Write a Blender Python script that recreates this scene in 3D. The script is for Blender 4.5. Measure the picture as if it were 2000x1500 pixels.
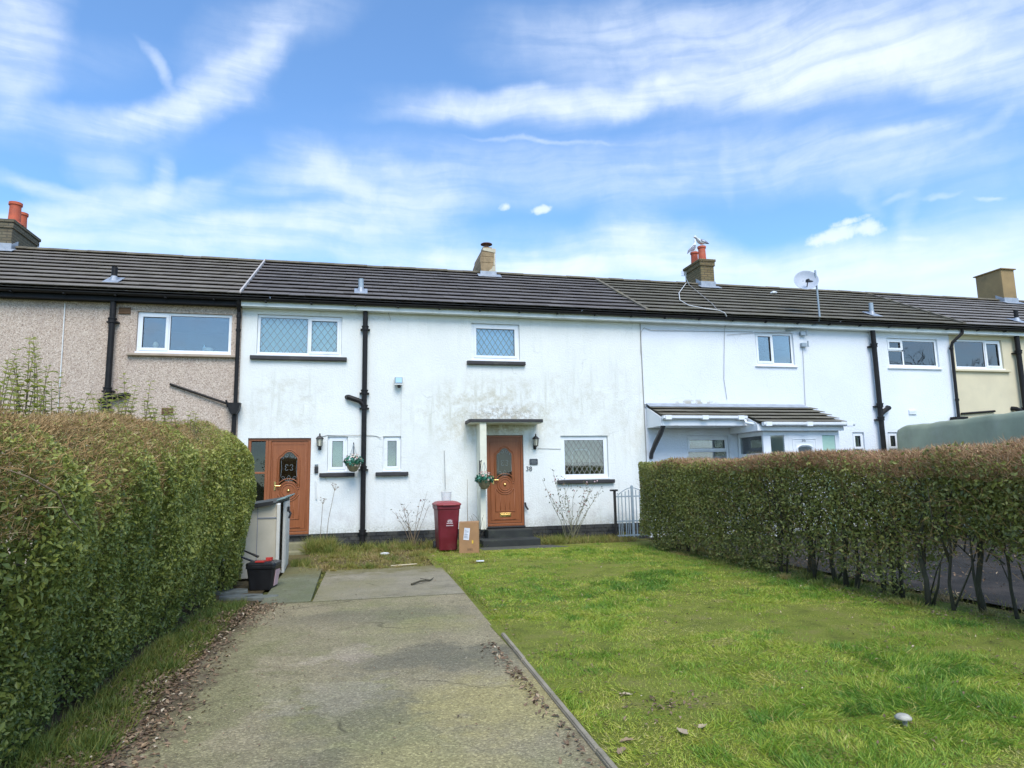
import bpy, bmesh, math, random
import numpy as np
from mathutils import Vector, Matrix

for o in list(bpy.data.objects):
    bpy.data.objects.remove(o)
S = bpy.context.scene
COL = S.collection
random.seed(7)
RNG = np.random.default_rng(11)
R = math.radians

# ------------------------------------------------------------------ camera
CAM_Z = 1.45
ROT = ((0.9741, -0.2253, -0.0177), (0.0146, 0.141, -0.9899), (0.2255, 0.964, 0.1406))
cd = bpy.data.cameras.new('camera')
cam = bpy.data.objects.new('camera', cd)
COL.objects.link(cam)
cd.sensor_width = 36.0
cd.lens = 36.0 * 1300 / 2000
cd.clip_start = 0.05
cd.clip_end = 6000
m = Matrix((Vector(ROT[0]), -Vector(ROT[1]), -Vector(ROT[2]))).transposed().to_4x4()
m.translation = (0, 0, CAM_Z)
cam.matrix_world = m
S.camera = cam

# ------------------------------------------------------------------ exposure
S.view_settings.view_transform = 'Standard'
S.view_settings.look = 'None'
S.view_settings.gamma = 1
S.view_settings.use_curve_mapping = False
S.view_settings.exposure = 1.15
S.render.engine = 'CYCLES'

# ------------------------------------------------------------------ sun (veiled, very soft)
SUN_EL, SUN_AZ = R(50), R(178)          # azimuth clockwise from +Y: almost straight behind the camera
sd = bpy.data.lights.new('sun', 'SUN')
sd.energy = 1.5
sd.angle = R(35)
sd.color = (1.0, 0.95, 0.87)
sun = bpy.data.objects.new('sun', sd)
COL.objects.link(sun)
sdir = Vector((math.sin(SUN_AZ) * math.cos(SUN_EL), math.cos(SUN_AZ) * math.cos(SUN_EL), math.sin(SUN_EL)))
sun.rotation_euler = sdir.to_track_quat('Z', 'Y').to_euler()


# ------------------------------------------------------------------ node helper
def N(nt, typ, ins=None, **props):
    n = nt.nodes.new(typ)
    for k, v in props.items():
        setattr(n, k, v)
    for k, v in (ins or {}).items():
        s = n.inputs[k]
        if isinstance(v, bpy.types.NodeSocket):
            nt.links.new(v, s)
        elif isinstance(v, bpy.types.Node):
            nt.links.new(v.outputs[0], s)
        else:
            if hasattr(s.default_value, '__len__') and not hasattr(v, '__len__'):
                v = (v,) * len(s.default_value)
            if s.type == 'RGBA' and len(v) == 3:
                v = (*v, 1)
            s.default_value = v
    return n


def MATH(nt, op, a, b=0.0, clamp=False):
    return N(nt, 'ShaderNodeMath', {0: a, 1: b}, operation=op, use_clamp=clamp).outputs[0]


def MIX(nt, fac, a, b, blend='MIX'):
    return N(nt, 'ShaderNodeMix', {0: fac, 6: a, 7: b}, data_type='RGBA', blend_type=blend).outputs[2]


def RAMP(nt, fac, stops):
    n = N(nt, 'ShaderNodeValToRGB', {0: fac})
    e = n.color_ramp.elements
    while len(e) < len(stops):
        e.new(0.5)
    for i, (p, c) in enumerate(stops):
        e[i].position = p
        e[i].color = (*c, 1) if hasattr(c, '__len__') else (c, c, c, 1)
    return n.outputs[0]


def SMOOTH(nt, v, a, b, lo=0.0, hi=1.0):
    return N(nt, 'ShaderNodeMapRange', {0: v, 1: a, 2: b, 3: lo, 4: hi}, interpolation_type='SMOOTHSTEP').outputs[0]


# ------------------------------------------------------------------ world: Nishita sky with cirrus at fixed compass directions
# (azimuth, elevation, half length, half width, slope, weight) of each streak of cloud
CIRRUS = [ (-0.449, 0.53, 0.047, 0.066, -0.035, 0.95), (-0.453, 0.452, 0.031, 0.032, 0.29, 0.45), (-0.325, 0.464, 0.142, 0.015, 0.287, 0.5), (-0.27, 0.484, 0.1, 0.015, 0.39, 0.55), (-0.199, 0.528, 0.092, 0.025, 0.701, 0.75), (-0.145, 0.591, 0.073, 0.032, 0.994, 0.55), (-0.201, 0.578, 0.063, 0.035, 0.748, 0.25), (-0.086, 0.627, 0.092, 0.029, 0.396, 0.25), (-0.281, 0.531, 0.031, 0.007, -0.632, 0.6), (-0.398, 0.507, 0.114, 0.022, 0.278, 0.12), (-0.403, 0.426, 0.136, 0.02, 0.155, 0.25), (-0.403, 0.365, 0.055, 0.008, -0.055, 0.75), (-0.313, 0.374, 0.092, 0.014, 0.288, 0.75), (-0.276, 0.401, 0.031, 0.013, 1.377, 0.55), (-0.339, 0.406, 0.038, 0.024, 0.382, 0.5), (-0.222, 0.393, 0.048, 0.016, 0.482, 0.4), (-0.282, 0.365, 0.139, 0.011, 0.251, 0.5), (-0.363, 0.344, 0.114, 0.012, 0.189, 0.35), (-0.05, 0.451, 0.069, 0.025, -0.289, 0.75), (-0.109, 0.429, 0.058, 0.023, 0.116, 0.6), (0.054, 0.447, 0.046, 0.016, -0.258, 0.6), (-0.011, 0.425, 0.066, 0.029, -0.329, 0.4), (0.114, 0.428, 0.064, 0.035, 0.334, 0.3), (0.043, 0.394, 0.132, 0.035, 0.175, 0.45), (-0.078, 0.375, 0.191, 0.023, 0.282, 0.55), (0.059, 0.38, 0.102, 0.019, 0.17, 0.5), (-0.184, 0.36, 0.137, 0.017, 0.208, 0.45), (-0.309, 0.315, 0.251, 0.03, 0.144, 0.65), (-0.002, 0.343, 0.247, 0.029, 0.053, 0.55), (-0.415, 0.315, 0.074, 0.024, 0.197, 0.35), (0.123, 0.526, 0.098, 0.009, 0.144, 0.4), (0.205, 0.538, 0.155, 0.017, 0.107, 0.65), (0.312, 0.535, 0.21, 0.022, -0.007, 0.75), (0.481, 0.53, 0.23, 0.019, -0.078, 0.75), (0.587, 0.533, 0.218, 0.037, -0.112, 0.7), (0.726, 0.522, 0.216, 0.038, -0.189, 0.65), (0.828, 0.533, 0.195, 0.054, -0.216, 0.75), (0.878, 0.472, 0.146, 0.028, -0.375, 0.9), (0.577, 0.584, 0.191, 0.036, -0.063, 0.5), (0.389, 0.609, 0.161, 0.034, 0.043, 0.42), (0.511, 0.618, 0.194, 0.029, -0.144, 0.35), (0.265, 0.628, 0.1, 0.03, -0.03, 0.15), (0.672, 0.513, 0.1, 0.025, 0.021, 0.5), (0.286, 0.491, 0.106, 0.003, -0.067, 0.4), (0.397, 0.452, 0.379, 0.041, -0.073, 0.22), (0.664, 0.429, 0.32, 0.035, -0.108, 0.3), (0.768, 0.427, 0.048, 0.006, -0.028, 0.45), (0.815, 0.423, 0.045, 0.006, 0.068, 0.4), (0.887, 0.414, 0.035, 0.006, 0.193, 0.3), (0.396, 0.416, 0.444, 0.025, -0.066, 0.3), (0.811, 0.378, 0.175, 0.036, -0.233, 0.25), (0.564, 0.426, 0.007, 0.04, -0.147, 0.25), (0.236, 0.467, 0.316, 0.021, -0.017, 0.15), (0.797, 0.304, 0.023, 0.003, -0.199, 0.6), (0.785, 0.354, 0.016, 0.004, 0.006, 0.5), (0.833, 0.344, 0.019, 0.003, -0.003, 0.5), (0.882, 0.331, 0.012, 0.002, -0.25, 0.5), (0.751, 0.353, 0.026, 0.01, -0.79, 0.35), (0.793, 0.319, 0.014, 0.038, -0.205, 0.3), (0.431, 0.343, 0.07, 0.036, -0.244, 0.75), (0.483, 0.317, 0.105, 0.029, -0.259, 0.7), (0.353, 0.327, 0.125, 0.03, 0.077, 0.75), (0.233, 0.309, 0.189, 0.027, -0.018, 0.8), (0.576, 0.279, 0.408, 0.031, -0.096, 0.85), (0.679, 0.293, 0.129, 0.023, 0.034, 0.7), (0.811, 0.27, 0.146, 0.032, -0.086, 0.7), (0.874, 0.301, 0.083, 0.024, -0.026, 0.4), (0.114, 0.316, 0.156, 0.021, 0.017, 0.6) ]
W = bpy.data.worlds.new('World')
S.world = W
W.use_nodes = True
nt = W.node_tree
nt.nodes.clear()
sky = N(nt, 'ShaderNodeTexSky', sky_type='NISHITA', sun_disc=False, sun_elevation=SUN_EL, sun_rotation=SUN_AZ,
        altitude=0, air_density=1.0, dust_density=0.3, ozone_density=2.0)
gen = N(nt, 'ShaderNodeTexCoord').outputs['Generated']
sep = N(nt, 'ShaderNodeSeparateXYZ', {0: gen})
az = MATH(nt, 'ARCTAN2', sep.outputs[0], sep.outputs[1])
el = MATH(nt, 'ARCSINE', sep.outputs[2])
P0 = N(nt, 'ShaderNodeCombineXYZ', {0: az, 1: el}).outputs[0]
nz = N(nt, 'ShaderNodeTexNoise', {'Vector': P0, 'Scale': 7.0, 'Detail': 5.0, 'Roughness': 0.55})
wv = N(nt, 'ShaderNodeVectorMath', {0: nz.outputs['Color'], 1: (0.5, 0.5, 0.5)}, operation='SUBTRACT').outputs[0]
wv = N(nt, 'ShaderNodeVectorMath', {0: wv, 1: (0.11, 0.055, 0.0)}, operation='MULTIPLY').outputs[0]
P1 = N(nt, 'ShaderNodeVectorMath', {0: P0, 1: wv}, operation='ADD').outputs[0]
acc = None
for (ca, ce, hl, hw, an, wt) in CIRRUS:
    mp = N(nt, 'ShaderNodeMapping', {'Vector': P1, 'Location': (ca, ce, 0), 'Rotation': (0, 0, an), 'Scale': (hl * 1.25, hw * 1.35, 1)}, vector_type='TEXTURE')
    ln = N(nt, 'ShaderNodeVectorMath', {0: mp.outputs[0]}, operation='LENGTH').outputs['Value']
    d = SMOOTH(nt, ln, 1.25, 0.0, 0.0, wt * 0.66)
    acc = d if acc is None else MATH(nt, 'ADD', acc, d)
# the few compact white puffs low on the right, with firmer edges
PUFFS = ((0.2799, 0.3964, 0.02, 0.008, 0.15, 1.0), (0.2227, 0.4014, 0.012, 0.007, 0.2, 0.62), (0.7071, 0.3182, 0.055, 0.014, 0.12, 1.0), (0.74, 0.3189, 0.03, 0.012, -0.1, 1.0), (0.7178, 0.3309, 0.03, 0.007, 0.12, 0.85), (0.6795, 0.3133, 0.022, 0.008, 0.2, 0.8))
pacc = None
for (ca, ce, hl, hw, an, wt) in PUFFS:
    mp = N(nt, 'ShaderNodeMapping', {'Vector': P0, 'Location': (ca, ce, 0), 'Rotation': (0, 0, an), 'Scale': (hl, hw, 1)}, vector_type='TEXTURE')
    ln = N(nt, 'ShaderNodeVectorMath', {0: mp.outputs[0]}, operation='LENGTH').outputs['Value']
    d = SMOOTH(nt, ln, 1.3, 0.0, 0.0, wt)
    pacc = d if pacc is None else MATH(nt, 'MAXIMUM', pacc, d)
pn = N(nt, 'ShaderNodeTexNoise', {'Vector': P0, 'Scale': 42.0, 'Detail': 7.0, 'Roughness': 0.6}).outputs[0]
firm = SMOOTH(nt, MATH(nt, 'ADD', pacc, MATH(nt, 'MULTIPLY', MATH(nt, 'SUBTRACT', pn, 0.5), 2.0)), 0.12, 1.05, 0.0, 1.1)
firm = MATH(nt, 'MULTIPLY', firm, SMOOTH(nt, pacc, 0.02, 0.25))
# soft bank of white along the horizon, and a thin even veil
bank = SMOOTH(nt, el, 0.33, 0.16, 0.0, 1.15)
wv2 = N(nt, 'ShaderNodeTexNoise', {'Vector': P0, 'Scale': 3.2, 'Detail': 3.0, 'Roughness': 0.5}).outputs['Color']
wv2 = N(nt, 'ShaderNodeVectorMath', {0: N(nt, 'ShaderNodeVectorMath', {0: wv2, 1: (0.5, 0.5, 0.5)}, operation='SUBTRACT').outputs[0], 1: (0.16, 0.09, 0.0)}, operation='MULTIPLY').outputs[0]
P2 = N(nt, 'ShaderNodeVectorMath', {0: P0, 1: wv2}, operation='ADD').outputs[0]


def fibres(rot, sc, det):
    mp = N(nt, 'ShaderNodeMapping', {'Vector': P2, 'Rotation': (0, 0, rot), 'Scale': (*sc, 1)})
    return N(nt, 'ShaderNodeTexNoise', {'Vector': mp.outputs[0], 'Scale': 1.0, 'Detail': det, 'Roughness': 0.60, 'Distortion': 0.25}).outputs[0]


side = SMOOTH(nt, az, -0.12, 0.12)
fn = MATH(nt, 'ADD', MATH(nt, 'MULTIPLY', fibres(-0.42, (5.0, 42.0), 7.0), MATH(nt, 'SUBTRACT', 1.0, side)), MATH(nt, 'MULTIPLY', fibres(0.04, (4.0, 38.0), 7.0), side))
fc = SMOOTH(nt, fn, 0.30, 0.70, 0.55, 1.25)
puff = N(nt, 'ShaderNodeTexNoise', {'Vector': P1, 'Scale': 22.0, 'Detail': 6.0, 'Roughness': 0.6})
pf = SMOOTH(nt, puff.outputs[0], 0.3, 0.7, 0.75, 1.2)
# clouds everywhere else round the compass (behind the camera), where the photograph does not look
back = N(nt, 'ShaderNodeMapping', {'Vector': gen, 'Scale': (2.2, 2.2, 6.0)})
bn = N(nt, 'ShaderNodeTexNoise', {'Vector': back.outputs[0], 'Scale': 1.3, 'Detail': 7.0, 'Roughness': 0.58})
behind = SMOOTH(nt, sep.outputs[1], 0.25, -0.2)
bank = MATH(nt, 'MULTIPLY', bank, MATH(nt, 'SUBTRACT', 1.0, MATH(nt, 'MULTIPLY', behind, 0.75)))
bm_ = MATH(nt, 'MULTIPLY', SMOOTH(nt, bn.outputs[0], 0.47, 0.66, 0.0, 1.0), behind)
tot = MATH(nt, 'MULTIPLY', MATH(nt, 'MULTIPLY', acc, fc), pf)
tot = MATH(nt, 'ADD', MATH(nt, 'ADD', MATH(nt, 'ADD', tot, bank), bm_), firm)
cm = MATH(nt, 'SUBTRACT', 1.0, MATH(nt, 'POWER', 2.718, MATH(nt, 'MULTIPLY', tot, -1.2)))
veil = MATH(nt, 'ADD', MATH(nt, 'MULTIPLY', cm, 0.95), 0.03)
SKY_K = 0.10
blue = N(nt, 'ShaderNodeVectorMath', {0: sky.outputs[0], 1: (0.76, 1.06, 1.27)}, operation='MULTIPLY').outputs[0]
cloudcol = N(nt, 'ShaderNodeCombineXYZ', {0: 4.75, 1: 5.2, 2: 5.9}).outputs[0]
mixc = MIX(nt, veil, blue, cloudcol)
bg = N(nt, 'ShaderNodeBackground', {'Color': mixc, 'Strength': SKY_K})
out = N(nt, 'ShaderNodeOutputWorld', {'Surface': bg.outputs[0]})
W.cycles.sampling_method = 'MANUAL'
W.cycles.sample_map_resolution = 512


# ------------------------------------------------------------------ scene helpers
D = 15.23            # distance of the terrace's front wall


def at(x, y, Y):
    """point at depth Y on the line of sight through a pixel of the 2000x1500 photograph"""
    u, v = (x - 1000) / 1300, (y - 750) / 1300
    d = Vector(ROT[0]) * u + Vector(ROT[1]) * v + Vector(ROT[2])
    d *= Y / d.y
    return Vector((d.x, d.y, d.z + CAM_Z))


def tag(o, label=None, cat=None, group=None, kind=None):
    if label: o['label'] = label
    if cat: o['category'] = cat
    if group: o['group'] = group
    if kind: o['kind'] = kind
    return o


def empty(name, loc, label, cat, group=None, rz=0):
    o = bpy.data.objects.new(name, None)
    o.empty_display_size = 0.2
    COL.objects.link(o)
    o.location = loc
    o.rotation_euler = (0, 0, rz)
    return tag(o, label, cat, group)


def root_of(o):
    while o.parent: o = o.parent
    return o


def link(o, parent=None, world=True):
    """link an object; its vertices are world coordinates (world=True) or local to its root (False)"""
    COL.objects.link(o)
    if parent is not None:
        o.parent = parent
        if world and parent.parent is None and parent.type == 'EMPTY':
            o.matrix_parent_inverse = Matrix.Translation(-Vector(parent.location))
    return o


def copy_tree(o, parent=None):
    c = o.copy()
    COL.objects.link(c)
    if parent is not None:
        c.parent = parent
        c.matrix_parent_inverse = o.matrix_parent_inverse.copy()
    for ch in o.children:
        copy_tree(ch, c)
    return c


class MB:
    def __init__(s):
        s.v = []; s.f = []; s.m = []

    def add(s, vs, fs, m=0):
        k = len(s.v)
        s.v += [tuple(p) for p in vs]
        s.f += [tuple(i + k for i in f) for f in fs]
        s.m += [m] * len(fs)
        return s

    def box(s, x0, x1, y0, y1, z0, z1, m=0):
        return s.add([(x0, y0, z0), (x1, y0, z0), (x1, y1, z0), (x0, y1, z0), (x0, y0, z1), (x1, y0, z1), (x1, y1, z1), (x0, y1, z1)],
                     [(0, 3, 2, 1), (4, 5, 6, 7), (0, 1, 5, 4), (1, 2, 6, 5), (2, 3, 7, 6), (3, 0, 4, 7)], m)

    def hexa(s, p, m=0):
        """box from 8 points ordered as in box()"""
        return s.add(p, [(0, 3, 2, 1), (4, 5, 6, 7), (0, 1, 5, 4), (1, 2, 6, 5), (2, 3, 7, 6), (3, 0, 4, 7)], m)

    def ring(s, x0, x1, z0, z1, t, y0, y1, m=0):
        """rectangular frame in the XZ plane, butt-jointed"""
        s.box(x0, x1, y0, y1, z1 - t, z1, m); s.box(x0, x1, y0, y1, z0, z0 + t, m)
        s.box(x0, x0 + t, y0, y1, z0 + t, z1 - t, m); s.box(x1 - t, x1, y0, y1, z0 + t, z1 - t, m)
        return s

    def prism(s, pts, y0, y1, m=0):
        n = len(pts)
        vs = [(x, y0, z) for x, z in pts] + [(x, y1, z) for x, z in pts]
        fs = [tuple(range(n)), tuple(range(2 * n - 1, n - 1, -1))]
        fs += [(i, i + n, (i + 1) % n + n, (i + 1) % n) for i in range(n)]
        return s.add(vs, fs, m)

    def prism_x(s, pts, x0, x1, m=0):
        """pts are (y, z)"""
        n = len(pts)
        vs = [(x0, y, z) for y, z in pts] + [(x1, y, z) for y, z in pts]
        fs = [tuple(range(n)), tuple(range(2 * n - 1, n - 1, -1))]
        fs += [(i, i + n, (i + 1) % n + n, (i + 1) % n) for i in range(n)]
        return s.add(vs, fs, m)

    def prism_z(s, pts, z0, z1, m=0):
        n = len(pts)
        vs = [(x, y, z0) for x, y in pts] + [(x, y, z1) for x, y in pts]
        fs = [tuple(range(n - 1, -1, -1)), tuple(range(n, 2 * n))]
        fs += [(i, (i + 1) % n, (i + 1) % n + n, i + n) for i in range(n)]
        return s.add(vs, fs, m)

    def tube(s, pts, r, n=8, m=0, closed=False):
        pts = [Vector(p) for p in pts]
        k = len(pts)
        rs = r if hasattr(r, '__len__') else [r] * k
        base = len(s.v)
        up = None
        for i, p in enumerate(pts):
            a = pts[(i - 1) % k] if closed or i > 0 else p
            b = pts[(i + 1) % k] if closed or i < k - 1 else p
            t = (b - a).normalized() if (b - a).length > 1e-9 else Vector((0, 0, 1))
            if up is None:
                up = Vector((0, 0, 1)) if abs(t.z) < 0.9 else Vector((0, 1, 0))
            u = (up - t * up.dot(t))
            u = u.normalized() if u.length > 1e-6 else t.orthogonal().normalized()
            up = u
            w = t.cross(u)
            for j in range(n):
                an = 2 * math.pi * j / n
                s.v.append(tuple(p + (u * math.cos(an) + w * math.sin(an)) * rs[i]))
        for i in range(k if closed else k - 1):
            i2 = (i + 1) % k
            for j in range(n):
                j2 = (j + 1) % n
                s.f.append((base + i * n + j, base + i * n + j2, base + i2 * n + j2, base + i2 * n + j)); s.m.append(m)
        if not closed:
            s.f.append(tuple(base + j for j in range(n - 1, -1, -1))); s.m.append(m)
            s.f.append(tuple(base + (k - 1) * n + j for j in range(n))); s.m.append(m)
        return s

    def lathe(s, prof, c=(0, 0, 0), n=16, axis='z', m=0, rot=0.0):
        base = len(s.v)
        for r, h in prof:
            for j in range(n):
                an = 2 * math.pi * j / n + rot
                a, b = r * math.cos(an), r * math.sin(an)
                if axis == 'z': p = (c[0] + a, c[1] + b, c[2] + h)
                elif axis == 'y': p = (c[0] + a, c[1] + h, c[2] + b)
                else: p = (c[0] + h, c[1] + a, c[2] + b)
                s.v.append(p)
        for i in range(len(prof) - 1):
            for j in range(n):
                j2 = (j + 1) % n
                s.f.append((base + i * n + j, base + i * n + j2, base + (i + 1) * n + j2, base + (i + 1) * n + j)); s.m.append(m)
        s.f.append(tuple(base + j for j in range(n - 1, -1, -1))); s.m.append(m)
        k = base + (len(prof) - 1) * n
        s.f.append(tuple(k + j for j in range(n))); s.m.append(m)
        return s

    def xform(s, M):
        s.v = [tuple(M @ Vector(p)) for p in s.v]
        return s

    def build(s, name, mat, parent=None, smooth=False, bevel=0.0, world=True, fix=True):
        me = bpy.data.meshes.new(name)
        me.from_pydata(s.v, [], s.f)
        for mm in (mat if isinstance(mat, (list, tuple)) else [mat]):
            me.materials.append(mm)
        if any(s.m):
            me.polygons.foreach_set('material_index', s.m)
        if fix:
            b = bmesh.new(); b.from_mesh(me)
            bmesh.ops.recalc_face_normals(b, faces=b.faces)
            b.to_mesh(me); b.free()
        if smooth:
            me.shade_smooth()
        me.update()
        o = bpy.data.objects.new(name, me)
        if bevel:
            md = o.modifiers.new('bevel', 'BEVEL')
            md.width = bevel; md.segments = 2; md.limit_method = 'ANGLE'; md.angle_limit = R(40)
        return link(o, parent, world)


def np_mesh(name, V, F, mat, parent=None, tint=None, world=True, smooth=False):
    """fast mesh from numpy arrays: V (n,3), F (m,k) all faces of k corners"""
    me = bpy.data.meshes.new(name)
    n, (mf, k) = len(V), F.shape
    me.vertices.add(n)
    me.vertices.foreach_set('co', np.ascontiguousarray(V, dtype=np.float32).ravel())
    me.loops.add(mf * k)
    me.loops.foreach_set('vertex_index', np.ascontiguousarray(F, dtype=np.int32).ravel())
    me.polygons.add(mf)
    me.polygons.foreach_set('loop_start', np.arange(0, mf * k, k, dtype=np.int32))
    if smooth:
        me.polygons.foreach_set('use_smooth', np.ones(mf, dtype=bool))
    if tint is not None:
        a = me.attributes.new('tint', 'FLOAT', 'POINT')
        a.data.foreach_set('value', np.ascontiguousarray(tint, dtype=np.float32))
    me.update(calc_edges=True)
    me.materials.append(mat)
    o = bpy.data.objects.new(name, me)
    return link(o, parent, world)


def unit(a):
    return a / np.maximum(np.linalg.norm(a, axis=1, keepdims=True), 1e-9)


def vnoise(p, f, seed=0):
    """cheap smooth noise for numpy points, about -1..1"""
    g = np.random.default_rng(seed)
    out = np.zeros(len(p))
    for k in range(6):
        d = unit(g.normal(size=(1, 3)))[0] * f * (0.6 + 0.25 * k)
        out += np.sin(p @ d + g.uniform(0, 6.28)) * (1.0 / (1 + 0.3 * k))
    return out / 2.6


def leaves(P, Nrm, size, rng, droop=0.0, aspect=0.5, spread=0.9):
    """leaf-shaped rhombs, folded on the midrib. returns V, F"""
    n = len(P)
    nn = unit(Nrm + rng.normal(size=(n, 3)) * spread)
    a = unit(np.cross(nn, rng.normal(size=(n, 3))))
    a[:, 2] -= droop
    a = unit(a)
    b = unit(np.cross(nn, a))
    nn = np.cross(a, b)
    s = size[:, None]
    base = P - a * s * 0.5
    tip = P + a * s * 0.5
    mid = P - a * s * 0.05
    l = mid + b * s * aspect * 0.5 + nn * s * 0.12
    r = mid - b * s * aspect * 0.5 + nn * s * 0.12
    V = np.stack([base, r, tip, l], 1).reshape(-1, 3)
    i = np.arange(n)[:, None] * 4
    F = np.concatenate([i + np.array([[0, 1, 2]]), i + np.array([[0, 2, 3]])], 1).reshape(-1, 3)
    return V, F


def blades(P, Dir, length, width, rng, bend=0.3):
    """grass blades / twigs: tapered two-segment strips. returns V, F"""
    n = len(P)
    d = unit(Dir)
    side = unit(np.cross(d, rng.normal(size=(n, 3))))
    bd = unit(np.cross(side, d))
    L, w = length[:, None], width[:, None]
    mid = P + d * L * 0.55 + bd * L * bend * 0.25
    tip = P + d * L * 0.95 + bd * L * bend
    V = np.stack([P - side * w * .5, P + side * w * .5, mid + side * w * .4, mid - side * w * .4, tip], 1).reshape(-1, 3)
    i = np.arange(n)[:, None] * 5
    F = np.concatenate([i + np.array([[0, 1, 2]]), i + np.array([[0, 2, 3]]), i + np.array([[3, 2, 4]])], 1).reshape(-1, 3)
    return V, F


# ------------------------------------------------------------------ materials
def newmat(name):
    mt = bpy.data.materials.new(name)
    mt.use_nodes = True
    mt.node_tree.nodes.clear()
    return mt, mt.node_tree


def finish(nt, col, rough=0.6, metal=0.0, bump=None, bstr=0.3, bdist=0.01, spec=0.5, trans=None):
    b = N(nt, 'ShaderNodeBsdfPrincipled', {'Base Color': col, 'Roughness': rough, 'Metallic': metal, 'Specular IOR Level': spec})
    if bump is not None:
        bn = N(nt, 'ShaderNodeBump', {'Strength': bstr, 'Distance': bdist, 'Height': bump})
        nt.links.new(bn.outputs[0], b.inputs['Normal'])
    sh = b.outputs[0]
    if trans:
        t = N(nt, 'ShaderNodeBsdfTranslucent', {'Color': col})
        sh = N(nt, 'ShaderNodeMixShader', {0: trans, 1: sh, 2: t.outputs[0]}).outputs[0]
    N(nt, 'ShaderNodeOutputMaterial', {'Surface': sh})


def pos(nt):
    return N(nt, 'ShaderNodeNewGeometry').outputs['Position']


def noise(nt, vec, scale, detail=4.0, rough=0.55, sc=None):
    if sc is not None:
        vec = N(nt, 'ShaderNodeMapping', {'Vector': vec, 'Scale': sc}).outputs[0]
    return N(nt, 'ShaderNodeTexNoise', {'Vector': vec, 'Scale': scale, 'Detail': detail, 'Roughness': rough}).outputs[0]


def plain(name, col, rough=0.5, var=0.12, scale=6.0, metal=0.0, bstr=0.0, bscale=60.0, spec=0.5, dirt=None, dirt_amt=0.3):
    mt, nt = newmat(name)
    v = N(nt, 'ShaderNodeTexCoord').outputs['Object']
    n1 = noise(nt, v, scale, 6.0, 0.6)
    lo = tuple(c * (1 - var) for c in col); hi = tuple(min(1, c * (1 + var)) for c in col)
    c = RAMP(nt, n1, [(0.3, lo), (0.7, hi)])
    if dirt:
        n2 = noise(nt, v, scale * 0.6, 8.0, 0.7)
        c = MIX(nt, SMOOTH(nt, n2, 0.5, 0.72, 0, dirt_amt), c, (*dirt, 1))
    rg = SMOOTH(nt, n1, 0.2, 0.8, max(0, rough - 0.08), min(1, rough + 0.08))
    finish(nt, c, rg, metal, noise(nt, v, bscale, 4.0) if bstr else None, bstr, 0.004, spec)
    return mt


def tinted(name, stops, rough=0.5, trans=0.0, spec=0.4):
    mt, nt = newmat(name)
    a = N(nt, 'ShaderNodeAttribute', attribute_name='tint').outputs['Fac']
    finish(nt, RAMP(nt, a, stops), rough, spec=spec, trans=trans)
    return mt


def blob(nt, sx, sz, cx, cz, rx, rz, amt=1.0):
    dx = MATH(nt, 'DIVIDE', MATH(nt, 'SUBTRACT', sx, cx), rx)
    dz = MATH(nt, 'DIVIDE', MATH(nt, 'SUBTRACT', sz, cz), rz)
    d = MATH(nt, 'ADD', MATH(nt, 'MULTIPLY', dx, dx), MATH(nt, 'MULTIPLY', dz, dz))
    return SMOOTH(nt, d, 1.0, 0.0, 0.0, amt)


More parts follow.
